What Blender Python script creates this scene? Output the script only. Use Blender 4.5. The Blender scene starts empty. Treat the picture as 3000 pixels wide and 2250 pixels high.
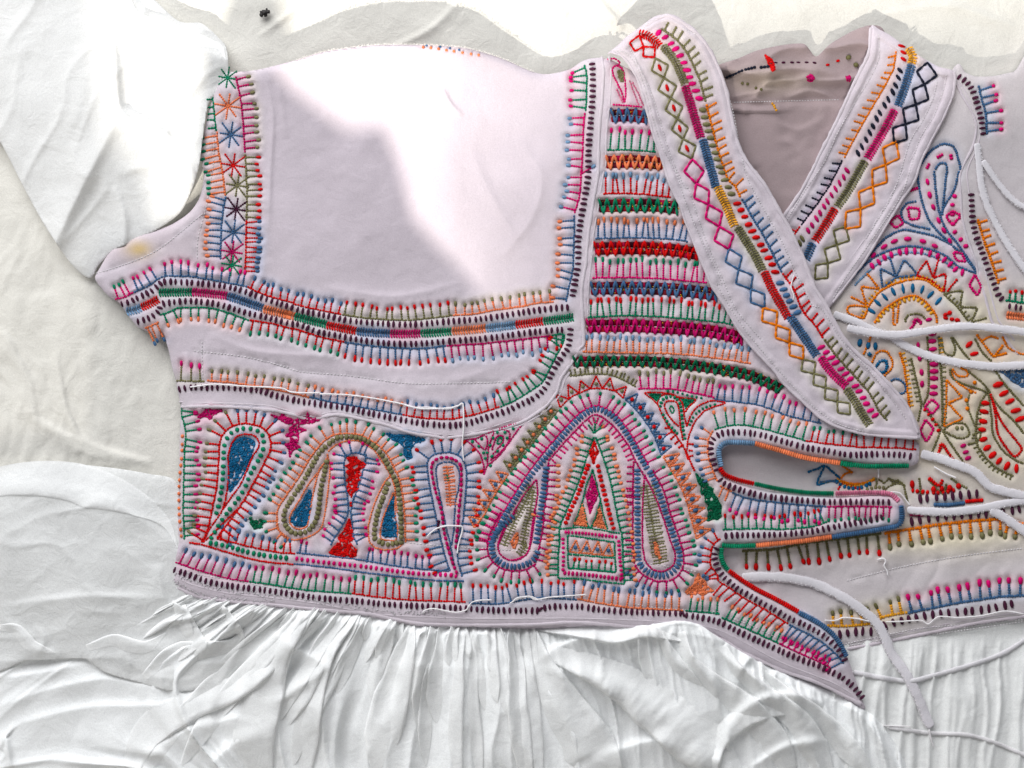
import bpy, math, random
import numpy as np

# ---------------------------------------------------------------- camera, light, exposure
S = 0.0002                      # metres per plan unit (3000 units = 0.6 m of cloth)
CAMH = 0.90                     # camera height over the bed
scene = bpy.context.scene
cam = bpy.data.cameras.new('camera')
cam_ob = bpy.data.objects.new('camera', cam)
scene.collection.objects.link(cam_ob)
cam_ob.location = (0, 0, CAMH)
cam_ob.rotation_euler = (0, 0, 0)
cam.sensor_width = 36
cam.lens = 36 * CAMH / 0.6
cam.clip_start = 0.01
cam.clip_end = 50
scene.camera = cam_ob

SUN_EL = math.radians(38)
SUN_DIR = (0.30, 0.954)         # plan direction the light travels (towards the top right)
w = bpy.data.worlds.new('World')
scene.world = w
w.use_nodes = True
nt = w.node_tree
nt.nodes.clear()
sky = nt.nodes.new('ShaderNodeTexSky')
sky.sky_type = 'NISHITA'
sky.sun_disc = False
sky.sun_elevation = SUN_EL
sky.sun_rotation = math.pi + math.atan2(SUN_DIR[0], SUN_DIR[1])
hsv = nt.nodes.new('ShaderNodeHueSaturation')
hsv.inputs['Saturation'].default_value = 0.16
bg = nt.nodes.new('ShaderNodeBackground')
bg.inputs['Strength'].default_value = 0.048
ow = nt.nodes.new('ShaderNodeOutputWorld')
nt.links.new(sky.outputs[0], hsv.inputs['Color'])
nt.links.new(hsv.outputs[0], bg.inputs[0])
nt.links.new(bg.outputs[0], ow.inputs[0])

sl = bpy.data.lights.new('sun', 'SUN')
sl.energy = 4.2
sl.angle = math.radians(1.1)
sl.color = (1.0, 0.955, 0.87)
so = bpy.data.objects.new('sun', sl)
scene.collection.objects.link(so)
from mathutils import Vector, Matrix
dv = Vector((SUN_DIR[0] * math.cos(SUN_EL), SUN_DIR[1] * math.cos(SUN_EL), -math.sin(SUN_EL)))
so.rotation_euler = dv.to_track_quat('-Z', 'Y').to_euler()
so.location = -dv * 2
al = bpy.data.lights.new('window_light', 'AREA')   # soft daylight from the window beyond the top of the bed
al.shape = 'RECTANGLE'; al.size = 2.0; al.size_y = 1.4; al.energy = 39; al.color = (0.97, 0.98, 1.0)
ao = bpy.data.objects.new('window_light', al); scene.collection.objects.link(ao)
ao.location = (-0.6, 1.5, 1.1)
ao.rotation_euler = (Vector((0, 0, 0)) - ao.location).to_track_quat('-Z', 'Y').to_euler()
scene.view_settings.view_transform = 'Standard'
scene.view_settings.look = 'None'
scene.view_settings.exposure = 0.57
scene.view_settings.gamma = 1.0

RNG = np.random.default_rng(7)
random.seed(7)
FW = CAMH / S

def W(x, y, h):
    """plan units (x right, y down, h up) -> metres; a raised point is placed where it covers its plan spot"""
    f = (FW - h) / FW
    return np.stack([(x - 1500) * f * S, (1125 - y) * f * S, h * S], -1)

# ---------------------------------------------------------------- colours
def srgb(r, g, b):
    def c(v):
        v /= 255
        return v / 12.92 if v <= 0.04045 else ((v + 0.055) / 1.055) ** 2.4
    return (c(r), c(g), c(b))
C = dict(
    green=srgb(8, 132, 98), red=srgb(214, 20, 42), pink=srgb(222, 44, 128), mag=srgb(196, 22, 112), blue=srgb(84, 114, 150),
    lblue=srgb(134, 164, 194), peach=srgb(242, 146, 112), khaki=srgb(134, 130, 98), olive=srgb(120, 116, 84),
    plum=srgb(70, 28, 52), navy=srgb(30, 34, 50), orange=srgb(238, 140, 56), yellow=srgb(240, 178, 92), teal=srgb(52, 108, 148),
    white=srgb(238, 234, 236), brown=srgb(130, 84, 60), dgreen=srgb(4, 104, 74), gold=srgb(250, 190, 60), lpink=srgb(222, 140, 165))

# ---------------------------------------------------------------- noise
def vnoise(x, y, scale, seed):
    x = np.asarray(x, float) / scale; y = np.asarray(y, float) / scale
    xi = np.floor(x).astype(np.int64); yi = np.floor(y).astype(np.int64)
    fx = x - xi; fy = y - yi
    fx = fx * fx * fx * (fx * (fx * 6 - 15) + 10); fy = fy * fy * fy * (fy * (fy * 6 - 15) + 10)
    def hsh(a, b):
        n = (a * 374761393 + b * 668265263 + seed * 974634777) & 0xffffffff
        n = ((n ^ (n >> 13)) * 1274126177) & 0xffffffff
        return ((n ^ (n >> 16)) & 0xffff) / 32767.5 - 1
    a = hsh(xi, yi); b = hsh(xi + 1, yi); c = hsh(xi, yi + 1); d = hsh(xi + 1, yi + 1)
    return (a * (1 - fx) + b * fx) * (1 - fy) + (c * (1 - fx) + d * fx) * fy

def fbm(x, y, scale, seed, n=3):
    t = 0; amp = 1
    for i in range(n):
        t = t + amp * vnoise(x, y, scale, seed + i * 17); amp *= 0.5; scale *= 0.5
    return t

def blur(a, sig):
    r = max(1, int(sig * 3)); k = np.exp(-0.5 * (np.arange(-r, r + 1) / sig) ** 2); k /= k.sum()
    for ax in (0, 1):
        pad = [(0, 0)] * a.ndim; pad[ax] = (r, r)
        p = np.pad(a, pad, mode='edge'); out = np.zeros_like(a)
        for i, kv in enumerate(k):
            sl_ = [slice(None)] * a.ndim; sl_[ax] = slice(i, i + a.shape[ax])
            out += kv * p[tuple(sl_)]
        a = out
    return a

# ---------------------------------------------------------------- plan paths
FR = {}
for k_, (x_, y_) in dict(A=(250, 700), B=(800, 750), C=(1200, 700), D=(1300, 1150), E=(900, 1150), F=(1600, 500), G=(1600, 100), H=(500, 1150), I=(480, 1500),
                         J=(980, 1500), K=(1600, 900), L=(2100, 850), M=(1500, 1350), N=(500, 150), Q=(1900, 1150), R=(2000, 500), T=(2000, 1500),
                         U=(2400, 50), V=(2400, 500), X=(2400, 950), Y=(2400, 1400)).items():
    FR[k_] = (x_, y_, 600 / 2212)
FR['a'] = (0, 0, 1200 / 2212); FR['b'] = (1200, 0, 1200 / 2212); FR['c'] = (0, 1350, 1200 / 2212); FR['d'] = (1800, 1350, 1200 / 2212)
FR['o'] = (0, 0, 3000 / 2212); FR['s'] = (0, 0, 1.0)
Z = 600 / 2212

def P(spec):
    """'A 330,650 430,625 B 0,450 ...' -> plan points; the letter picks the chart the numbers were measured on"""
    out = []; fr = FR['s']
    for t in spec.split():
        if ',' in t:
            a, b = t.split(','); out.append((fr[0] + float(a) * fr[2], fr[1] + float(b) * fr[2]))
        else:
            fr = FR[t]
    return np.array(out)

def smooth(pts, step=4.0, closed=False):
    pts = np.asarray(pts, float)
    if closed: pts = np.vstack([pts[-1], pts, pts[0], pts[1]])
    elif len(pts) > 2: pts = np.vstack([2 * pts[0] - pts[1], pts, 2 * pts[-1] - pts[-2]])
    else: return resample(pts, step)
    out = []
    for i in range(1, len(pts) - 2):
        p0, p1, p2, p3 = pts[i - 1:i + 3]
        t = np.linspace(0, 1, 9)[:-1, None]
        m1 = (p2 - p0) * 0.42; m2 = (p3 - p1) * 0.42
        out.append((2 * t**3 - 3 * t**2 + 1) * p1 + (t**3 - 2 * t**2 + t) * m1 + (-2 * t**3 + 3 * t**2) * p2 + (t**3 - t**2) * m2)
    out.append(pts[-2:-1] if not closed else pts[-2:-1])
    return resample(np.vstack(out), step)

def resample(p, step):
    p = np.asarray(p, float)
    d = np.hypot(*np.diff(p, axis=0).T); keep = np.r_[True, d > 1e-6]; p = p[keep]
    d = np.hypot(*np.diff(p, axis=0).T); s = np.r_[0, np.cumsum(d)]
    n = max(2, int(round(s[-1] / step)) + 1); t = np.linspace(0, s[-1], n)
    return np.stack([np.interp(t, s, p[:, 0]), np.interp(t, s, p[:, 1])], 1)

def tangents(p):
    g = np.gradient(p, axis=0); n = np.hypot(g[:, 0], g[:, 1])[:, None]
    return g / np.maximum(n, 1e-9)

def polydist(X, Y, poly, closed=True):
    """unsigned distance to polyline, inside mask, nearest point"""
    shp = X.shape; x = X.ravel(); y = Y.ravel()
    best = np.full(x.shape, 1e18); nx = np.zeros_like(x); ny = np.zeros_like(x); ins = np.zeros(x.shape, bool)
    n = len(poly)
    for i in range(n if closed else n - 1):
        ax, ay = poly[i]; bx, by = poly[(i + 1) % n]
        dx, dy = bx - ax, by - ay; L = dx * dx + dy * dy + 1e-12
        t = np.clip(((x - ax) * dx + (y - ay) * dy) / L, 0, 1)
        px = ax + t * dx; py = ay + t * dy; d = (x - px) ** 2 + (y - py) ** 2
        m = d < best; best = np.where(m, d, best); nx = np.where(m, px, nx); ny = np.where(m, py, ny)
        if closed:
            c = ((ay > y) != (by > y)) & (x < (bx - ax) * (y - ay) / (by - ay + 1e-12) + ax)
            ins ^= c
    return np.sqrt(best).reshape(shp), ins.reshape(shp), nx.reshape(shp), ny.reshape(shp)

# ---------------------------------------------------------------- objects
COL = scene.collection
def empty(name, loc=(0, 0, 0)):
    o = bpy.data.objects.new(name, None); COL.objects.link(o); o.location = loc; return o

def mesh_obj(name, V, F, mat, parent=None, colours=None, smooth_=True, FQ=None):
    """F: (n,3) or (n,4) int array (or list of arrays)"""
    me = bpy.data.meshes.new(name)
    Fs = F if isinstance(F, list) else [F]
    nl = sum(f.size for f in Fs); nf = sum(len(f) for f in Fs)
    me.vertices.add(len(V)); me.vertices.foreach_set('co', np.asarray(V, np.float32).ravel())
    me.loops.add(nl); me.loops.foreach_set('vertex_index', np.concatenate([f.ravel() for f in Fs]).astype(np.int32))
    me.polygons.add(nf)
    st = []; o_ = 0
    for f in Fs:
        st.append(o_ + np.arange(len(f)) * f.shape[1]); o_ += f.size
    me.polygons.foreach_set('loop_start', np.concatenate(st).astype(np.int32))
    me.update(calc_edges=True)
    if smooth_: me.polygons.foreach_set('use_smooth', np.ones(nf, bool))
    if colours is not None:
        at = me.color_attributes.new('tint', 'FLOAT_COLOR', 'POINT')
        c4 = np.ones((len(V), 4), np.float32); c4[:, :3] = colours
        at.data.foreach_set('color', c4.ravel())
    me.materials.append(mat)
    ob = bpy.data.objects.new(name, me); COL.objects.link(ob)
    if parent: ob.parent = parent
    return ob

def fabric_mat(name, rough=0.85, bump=0.25, sheen=0.15, trans=0.0, weave=1.0, wv=1.0, crinkle=0.12):
    m = bpy.data.materials.new(name); m.use_nodes = True
    n = m.node_tree.nodes; l = m.node_tree.links; b = n['Principled BSDF']
    at = n.new('ShaderNodeAttribute'); at.attribute_name = 'tint'
    tc = n.new('ShaderNodeTexCoord')
    nz = n.new('ShaderNodeTexNoise'); nz.inputs['Scale'].default_value = 1500; nz.inputs['Detail'].default_value = 3
    n2 = n.new('ShaderNodeTexNoise'); n2.inputs['Scale'].default_value = 40; n2.inputs['Detail'].default_value = 5
    l.new(tc.outputs['Object'], nz.inputs[0]); l.new(tc.outputs['Object'], n2.inputs[0])
    mr = n.new('ShaderNodeMapRange'); mr.inputs[1].default_value = 0.3; mr.inputs[2].default_value = 0.7; mr.inputs[3].default_value = 0.94; mr.inputs[4].default_value = 1.03
    l.new(n2.outputs[0], mr.inputs[0])
    mr2 = n.new('ShaderNodeMapRange'); mr2.inputs[1].default_value = 0.3; mr2.inputs[2].default_value = 0.7; mr2.inputs[3].default_value = 0.91; mr2.inputs[4].default_value = 1.05
    l.new(nz.outputs[0], mr2.inputs[0])
    mu = n.new('ShaderNodeMath'); mu.operation = 'MULTIPLY'; l.new(mr.outputs[0], mu.inputs[0]); l.new(mr2.outputs[0], mu.inputs[1])
    mx = n.new('ShaderNodeVectorMath'); mx.operation = 'SCALE'; l.new(at.outputs['Color'], mx.inputs[0]); l.new(mu.outputs[0], mx.inputs['Scale'])
    l.new(mx.outputs[0], b.inputs['Base Color'])
    b.inputs['Roughness'].default_value = rough
    b.inputs['Specular IOR Level'].default_value = 0.04
    b.inputs['Sheen Weight'].default_value = sheen
    wx = n.new('ShaderNodeTexWave'); wx.bands_direction = 'X'; wx.inputs['Scale'].default_value = 520 * weave; wx.inputs['Distortion'].default_value = 1.5
    wy = n.new('ShaderNodeTexWave'); wy.bands_direction = 'Y'; wy.inputs['Scale'].default_value = 520 * weave; wy.inputs['Distortion'].default_value = 1.5
    l.new(tc.outputs['Object'], wx.inputs[0]); l.new(tc.outputs['Object'], wy.inputs[0])
    ad = n.new('ShaderNodeMath'); ad.operation = 'ADD'; l.new(wx.outputs['Fac'], ad.inputs[0]); l.new(wy.outputs['Fac'], ad.inputs[1])
    ad1 = n.new('ShaderNodeMath'); ad1.operation = 'MULTIPLY'; ad1.inputs[1].default_value = wv; l.new(ad.outputs[0], ad1.inputs[0])
    ad2 = n.new('ShaderNodeMath'); ad2.operation = 'ADD'; l.new(ad1.outputs[0], ad2.inputs[0]); l.new(nz.outputs[0], ad2.inputs[1])
    bp = n.new('ShaderNodeBump'); bp.inputs['Strength'].default_value = bump; bp.inputs['Distance'].default_value = 0.0003
    l.new(ad2.outputs[0], bp.inputs['Height'])
    n3 = n.new('ShaderNodeTexNoise'); n3.inputs['Scale'].default_value = 85; n3.inputs['Detail'].default_value = 6; n3.inputs['Roughness'].default_value = .6; n3.inputs['Distortion'].default_value = .8
    l.new(tc.outputs['Object'], n3.inputs[0])
    b2 = n.new('ShaderNodeBump'); b2.inputs['Strength'].default_value = crinkle; b2.inputs['Distance'].default_value = 0.004
    l.new(n3.outputs[0], b2.inputs['Height']); l.new(b2.outputs[0], bp.inputs['Normal']); l.new(bp.outputs[0], b.inputs['Normal'])
    if trans > 0:
        tr = n.new('ShaderNodeBsdfTranslucent'); l.new(mx.outputs[0], tr.inputs[0]); l.new(bp.outputs[0], tr.inputs['Normal'])
        ms = n.new('ShaderNodeMixShader'); ms.inputs[0].default_value = trans
        l.new(b.outputs[0], ms.inputs[1]); l.new(tr.outputs[0], ms.inputs[2]); l.new(ms.outputs[0], n['Material Output'].inputs[0])
    return m

def thread_mat(name, rough, metal=0.0):
    m = bpy.data.materials.new(name); m.use_nodes = True
    n = m.node_tree.nodes; l = m.node_tree.links; b = n['Principled BSDF']
    at = n.new('ShaderNodeAttribute'); at.attribute_name = 'tint'
    tc = n.new('ShaderNodeTexCoord')
    nz = n.new('ShaderNodeTexNoise'); nz.inputs['Scale'].default_value = 3500; nz.inputs['Detail'].default_value = 2
    l.new(tc.outputs['Object'], nz.inputs[0])
    mr = n.new('ShaderNodeMapRange'); mr.inputs[1].default_value = 0.3; mr.inputs[2].default_value = 0.7; mr.inputs[3].default_value = 0.8; mr.inputs[4].default_value = 1.15
    l.new(nz.outputs[0], mr.inputs[0])
    mx = n.new('ShaderNodeVectorMath'); mx.operation = 'SCALE'; l.new(at.outputs['Color'], mx.inputs[0]); l.new(mr.outputs[0], mx.inputs['Scale'])
    l.new(mx.outputs[0], b.inputs['Base Color'])
    b.inputs['Roughness'].default_value = rough; b.inputs['Metallic'].default_value = metal
    b.inputs['Specular IOR Level'].default_value = 0.12
    bp = n.new('ShaderNodeBump'); bp.inputs['Strength'].default_value = 0.4; bp.inputs['Distance'].default_value = 0.0003
    l.new(nz.outputs[0], bp.inputs['Height']); l.new(bp.outputs[0], b.inputs['Normal'])
    return m

M_cotton = fabric_mat('cotton_cloth')
M_sheer = fabric_mat('thin_muslin', crinkle=0.3, bump=0.12, trans=0.25, weave=1.6, wv=.2)
M_sheet = fabric_mat('bed_linen', crinkle=0.25, bump=0.45, sheen=0.1, weave=0.9, wv=0.0)
M_skirt = fabric_mat('skirt_muslin', crinkle=0.22, bump=0.1, trans=0.0, weave=1.6)
M_pleat = fabric_mat('sheer_muslin', crinkle=0.24, bump=0.1, trans=0.04, weave=1.6, wv=.2)
M_thin_blocker = fabric_mat('thin_sun_blocker', bump=0.1, trans=0.2)  # for the see-through sheet added to dim the sun
M_thread = thread_mat('embroidery_thread', 0.6)
M_gold = thread_mat('gold_thread', 0.25, 0.9)
M_white = thread_mat('white_cotton_thread', 0.8)

# ---------------------------------------------------------------- cloth layers
class Layer:
    def __init__(s, poly, base, step=4.0, edge=10, esig=10, drop=30, tint=(0.60, 0.53, 0.58), tintfn=None, margin=8):
        s.poly = np.asarray(poly, float); s.step = step; s.drop = drop; s.tint = tint; s.tintfn = tintfn
        x0, y0 = s.poly.min(0) - margin; x1, y1 = s.poly.max(0) + margin
        s.x0, s.y0 = x0, y0
        s.xs = np.arange(x0, x1 + step, step); s.ys = np.arange(y0, y1 + step, step)
        X, Y = np.meshgrid(s.xs, s.ys); s.X, s.Y = X, Y
        s.d, s.ins, s.nx, s.ny = polydist(X, Y, s.poly)
        s.h = base(X, Y) - edge * np.exp(-s.d / esig)
        s.dent = np.zeros_like(X); s.dyeW = np.zeros_like(X); s.dyeC = np.zeros(X.shape + (3,))
        s.objs = None
    def sample(s, x, y, a=None):
        a = s.h if a is None else a
        fx = np.clip((np.asarray(x, float) - s.x0) / s.step, 0, a.shape[1] - 1.001); fy = np.clip((np.asarray(y, float) - s.y0) / s.step, 0, a.shape[0] - 1.001)
        ix = fx.astype(int); iy = fy.astype(int); fx = fx - ix; fy = fy - iy
        return (a[iy, ix] * (1 - fx) + a[iy, ix + 1] * fx) * (1 - fy) + (a[iy + 1, ix] * (1 - fx) + a[iy + 1, ix + 1] * fx) * fy
    def stamp(s, x, y, col, depth, dye=1.0):
        ix = np.clip(np.round((x - s.x0) / s.step).astype(int), 0, s.dent.shape[1] - 1); iy = np.clip(np.round((y - s.y0) / s.step).astype(int), 0, s.dent.shape[0] - 1)
        np.add.at(s.dent, (iy, ix), depth); np.add.at(s.dyeW, (iy, ix), dye); np.add.at(s.dyeC, (iy, ix), col * np.reshape(dye, (-1, 1)))
    def bake(s, dent_amt=6.0, dye_amt=0.5):
        dn = blur(np.minimum(s.dent, 2.5), 1.6)
        wide = blur(np.minimum(s.dent, 2.5), 6.0)
        s.h = s.h - dent_amt * np.tanh(dn * 1.6) + dent_amt * 0.9 * np.tanh(wide * 1.5)
        s.h += .16 * dent_amt * fbm(s.X, s.Y, 30, 5, 2) * (.12 + 1.9 * np.tanh(wide * 2))
        wgt = blur(s.dyeW, 3.0); c = blur(s.dyeC, 3.0) / np.maximum(wgt, 1e-6)[..., None]
        c = c / np.maximum(c.max(-1, keepdims=True), .02); c = .66 * (.42 + .58 * c)
        k = np.clip(wgt * 7, 0, 1)[..., None] * dye_amt
        t = np.array(s.tint) * np.ones(s.X.shape + (3,))
        if s.tintfn is not None: t = s.tintfn(s.X, s.Y, t)
        s.colour = t * (1 - k) + (0.25 * t + 0.75 * c) * k
    def build(s, name, mat, parent):
        X, Y = s.X, s.Y; ny_, nx_ = X.shape
        ci = s.ins[:-1, :-1].astype(int) + s.ins[1:, :-1] + s.ins[:-1, 1:] + s.ins[1:, 1:]
        keep = ci >= 2
        used = np.zeros(X.shape, bool); full = np.zeros(X.shape, int)
        for dy in (0, 1):
            for dx in (0, 1):
                used[dy:ny_ - 1 + dy, dx:nx_ - 1 + dx] |= keep; full[dy:ny_ - 1 + dy, dx:nx_ - 1 + dx] += keep
        bnd = used & (full < 4)
        px = np.where(bnd, s.nx, X); py = np.where(bnd, s.ny, Y)
        idx = np.full(X.shape, -1); idx[used] = np.arange(used.sum())
        V = W(px[used], py[used], s.sample(px[used], py[used]))
        ky, kx = np.nonzero(keep)
        F = np.stack([idx[ky, kx], idx[ky + 1, kx], idx[ky + 1, kx + 1], idx[ky, kx + 1]], 1)
        c = s.colour[used]
        # turned-down edge
        E = np.concatenate([F[:, [0, 1]], F[:, [1, 2]], F[:, [2, 3]], F[:, [3, 0]]])
        key = np.sort(E, 1); kk = key[:, 0].astype(np.int64) * len(V) + key[:, 1]
        u, inv, cnt = np.unique(kk, return_inverse=True, return_counts=True)
        be = E[cnt[inv] == 1]
        bv = np.unique(be); mp = np.full(len(V), -1); mp[bv] = len(V) + np.arange(len(bv))
        hx = px[used][bv]; hy = py[used][bv]; hh = s.sample(hx, hy) - s.drop
        V2 = W(hx, hy, np.maximum(hh, -2.0))
        F2 = np.stack([be[:, 1], be[:, 0], mp[be[:, 0]], mp[be[:, 1]]], 1)
        V = np.vstack([V, V2]); c = np.vstack([c, c[bv]])
        ob = mesh_obj(name, V, [F, F2], mat, parent, c)
        s.ob = ob
        return ob

# ---------------------------------------------------------------- stitches (beads of thread)
GROUPS = []
RIGHT_L = [None]
THICK = 1.34
DEEP = 0.74
CUR = None
class Group:
    def __init__(s, name, layer, mat=None, lift=0.0, kind=None, label=None):
        s.name = name; s.layer = layer; s.mat = mat or M_thread; s.b = []; s.lift = lift; s.kind = kind; s.label = label
def G(name, layer, **k):
    global CUR
    CUR = Group(name, layer, **k); GROUPS.append(CUR); return CUR

def bead(p0, p1, w, col, hz=None, z=0.0, jit=0.12):
    """one stitch: from p0 to p1, width w"""
    c0 = np.array(C[col] if isinstance(col, str) else col); c0 = np.clip(c0 + (c0 - c0.mean()) * .22, 0, 1)
    c = c0 * (1 + jit * random.uniform(-1.4, 1)) * DEEP; w = w * THICK * (1.22 if CUR.layer is RIGHT_L[0] else 1)
    CUR.b.append((p0[0], p0[1], p1[0], p1[1], w, hz if hz else w * 0.36, z, c[0], c[1], c[2]))

def line(path, col, w=5.2, pitch=7.5, closed=False, z=0.0, sm=True):
    p = smooth(path, pitch, closed) if sm else resample(path, pitch)
    for i in range(len(p) - 1):
        j = np.array([random.uniform(-.8, .8), random.uniform(-.8, .8)])
        d = (p[i + 1] - p[i]) * 0.02
        bead(p[i] - d + j, p[i + 1] + d + j, w * random.uniform(.9, 1.12), col, z=z)

def seg(a, b, col, w=5.0, pitch=7.0, z=0.0):
    a = np.asarray(a, float); b = np.asarray(b, float); L = np.hypot(*(b - a)); n = max(1, int(round(L / pitch)))
    for i in range(n):
        p = a + (b - a) * i / n; q = a + (b - a) * (i + 1) / n; d = (q - p) * .03
        bead(p - d, q + d, w * random.uniform(.9, 1.12), col, z=z)

def row(path, side, L, sp, col, tip=None, tl=13, tw=8, lean=0.0, base=True, w=5.0, rc=None, phase=.5, closed=False):
    """blanket-stitch row: base line, rungs to one side (side=+1: right of travel), tip knots. L, sp in plan units"""
    p = smooth(path, 3.0, closed)
    if base: line(path, col, w, closed=closed)
    s = np.r_[0, np.cumsum(np.hypot(*np.diff(p, axis=0).T))]
    n = max(1, int(round(s[-1] / sp))); tg = tangents(p)
    for i in range(n):
        t = s[-1] * (i + phase) / n + random.uniform(-.13, .13) * sp
        a = np.array([np.interp(t, s, p[:, 0]), np.interp(t, s, p[:, 1])]); d = np.array([np.interp(t, s, tg[:, 0]), np.interp(t, s, tg[:, 1])])
        nn = np.array([-d[1], d[0]]) * side; nn = nn / (np.hypot(*nn) + 1e-9)
        ang = lean + random.uniform(-.11, .11); ca, sa = math.cos(ang), math.sin(ang)
        nn = np.array([nn[0] * ca - nn[1] * sa, nn[0] * sa + nn[1] * ca])
        Lr = L * random.uniform(.86, 1.1); e = a + nn * Lr
        seg(a, e, rc or col, w)
        if tip:
            l_ = tl * random.uniform(.88, 1.25); q_ = np.array([-nn[1], nn[0]]) * tw * .17; w_ = tw * .74 * random.uniform(.85, 1.2); sk = np.array([random.uniform(-1.2, 1.2), random.uniform(-1.2, 1.2)])
            bead(e - nn, e + nn * l_ + sk, w_, tip, z=.6); bead(e - nn + q_ * .3, e + nn * l_ * .95 + q_ * 1.6 + sk, w_ * .8, tip, z=.2); bead(e - nn - q_ * .3, e + nn * l_ * .95 - q_ * 1.6 + sk, w_ * .8, tip, z=.2)

BARS = []
def bars(path, L, sp, col, w=8.5, jit=.1, indiv=False, slope=0.0, closed=False, along=False):
    p = smooth(path, 3.0, closed); s = np.r_[0, np.cumsum(np.hypot(*np.diff(p, axis=0).T))]
    n = max(1, int(round(s[-1] / sp))); tg = tangents(p)
    for i in range(n):
        t = s[-1] * (i + .5) / n + random.uniform(-.1, .1) * sp
        a = np.array([np.interp(t, s, p[:, 0]), np.interp(t, s, p[:, 1])]); d = np.array([np.interp(t, s, tg[:, 0]), np.interp(t, s, tg[:, 1])])
        nn = d if along else np.array([-d[1], d[0]]); nn = nn / (np.hypot(*nn) + 1e-9); ang = slope + random.uniform(-.1, .1); ca, sa = math.cos(ang), math.sin(ang)
        nn = np.array([nn[0] * ca - nn[1] * sa, nn[0] * sa + nn[1] * ca]); l = L * random.uniform(1 - jit, 1 + jit) / 2
        if indiv: BARS.append((CUR.layer, a - nn * l, a + nn * l, w * random.uniform(.88, 1.12), col))
        else: bead(a - nn * l, a + nn * l, w * random.uniform(.88, 1.12), col)

def herring(path, width, col, w=4.6):
    """braided band: two files of short slanted stitches"""
    p = smooth(path, 3.0); s = np.r_[0, np.cumsum(np.hypot(*np.diff(p, axis=0).T))]; tg = tangents(p)
    n = max(2, int(round(s[-1] / 7.4)))
    for i in range(n):
        t = s[-1] * (i + .5) / n
        a = np.array([np.interp(t, s, p[:, 0]), np.interp(t, s, p[:, 1])]); d = np.array([np.interp(t, s, tg[:, 0]), np.interp(t, s, tg[:, 1])]); nn = np.array([-d[1], d[0]])
        for sd in (-1, 1):
            o = nn * sd
            bead(a + o * 1 - d * 2, a + o * width * .5 * random.uniform(.92, 1.06) + d * 3, w, col, jit=.2, z=.6)
    line(path, tuple(np.array(C[col]) * .6), 3.2, 6.0, z=1.6)

def diamonds(path, n, hw, col, tick=None, w=4.8, name='diamond_stitch', layer=None):
    hw = hw * 1.28; w = w * 1.1
    p = smooth(path, 2.0); s = np.r_[0, np.cumsum(np.hypot(*np.diff(p, axis=0).T))]; tg = tangents(p)
    def at(t):
        return np.array([np.interp(t, s, p[:, 0]), np.interp(t, s, p[:, 1])]), np.array([np.interp(t, s, tg[:, 0]), np.interp(t, s, tg[:, 1])])
    for i in range(n):
        G(name, layer)
        t0 = s[-1] * i / n; t1 = s[-1] * (i + 1) / n
        a, _ = at(t0); b, _ = at(t1); m, d = at((t0 + t1) / 2); nn = np.array([-d[1], d[0]]); k = random.uniform(.9, 1.1)
        l = m + nn * hw * k - d * hw * .12; r = m - nn * hw * k + d * hw * .12
        for u, v in ((a, l), (l, b), (a, r), (r, b)):
            o = (v - u) * .06; q = (u + v) / 2; bead(u - o, q + o, w, col, z=.5); bead(q - o, v + o, w, col, z=.5)
        if tick: bead(m - d * hw * .45, m + d * hw * .45, 8, tick, z=1)

def zigzag(path, amp, pitch, col, side=1, w=4.8, base=True, dots=None, inner=None):
    p = smooth(path, 2.0); s = np.r_[0, np.cumsum(np.hypot(*np.diff(p, axis=0).T))]; tg = tangents(p)
    if base: line(path, col, w)
    n = max(1, int(round(s[-1] / pitch)))
    def at(t):
        t = min(max(t, 0), s[-1]); d = np.array([np.interp(t, s, tg[:, 0]), np.interp(t, s, tg[:, 1])])
        return np.array([np.interp(t, s, p[:, 0]), np.interp(t, s, p[:, 1])]), np.array([-d[1], d[0]]) * side
    for i in range(n):
        t0 = s[-1] * i / n; t1 = s[-1] * (i + 1) / n; a, _ = at(t0); b, _ = at(t1); m, nn = at((t0 + t1) / 2)
        ap = m + nn * amp * random.uniform(.9, 1.08); seg(a, ap, col, w); seg(ap, b, col, w)
        if dots: bead(m + nn * amp * .22, m + nn * amp * .55, 9, dots, z=1)

def fill(poly, col, ln=11, w=4.6, dens=1.5, ang=None):
    poly = np.asarray(poly, float); x0, y0 = poly.min(0); x1, y1 = poly.max(0)
    ar = abs(np.sum(poly[:, 0] * np.roll(poly[:, 1], -1) - poly[:, 1] * np.roll(poly[:, 0], -1))) / 2
    n = int(ar / (ln * w) * dens * 1.6 * ((x1 - x0) * (y1 - y0) / max(ar, 1)))
    xs = RNG.uniform(x0, x1, n); ys = RNG.uniform(y0, y1, n)
    _, ins, _, _ = polydist(xs, ys, poly)
    for x, y, k in zip(xs, ys, ins):
        if k:
            a = (random.uniform(0, math.pi) if ang is None else ang + random.uniform(-.35, .35)); c, s_ = math.cos(a) * ln / 2, math.sin(a) * ln / 2
            bead((x - c, y - s_), (x + c, y + s_), w, col, z=random.uniform(0, 2), jit=.18)
    line(np.vstack([poly, poly[:1]]), col, 4.5, sm=False)

def star(cx, cy, r, col, w=4.6, n=8, name='star_stitch', layer=None):
    G(name, layer)
    for i in range(n):
        a = 2 * math.pi * i / n + .15; rr = r * (1.0 if i % 2 else .85) * random.uniform(.9, 1.1)
        seg((cx, cy), (cx + rr * math.cos(a), cy + rr * math.sin(a)), col, w)

def dots(spec, col, L=9, w=8, ang=math.pi / 2):
    for q in P(spec):
        a = ang + random.uniform(-.3, .3); d = np.array([math.cos(a), math.sin(a)]) * L / 2
        bead(q - d, q + d, w, col)

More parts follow.
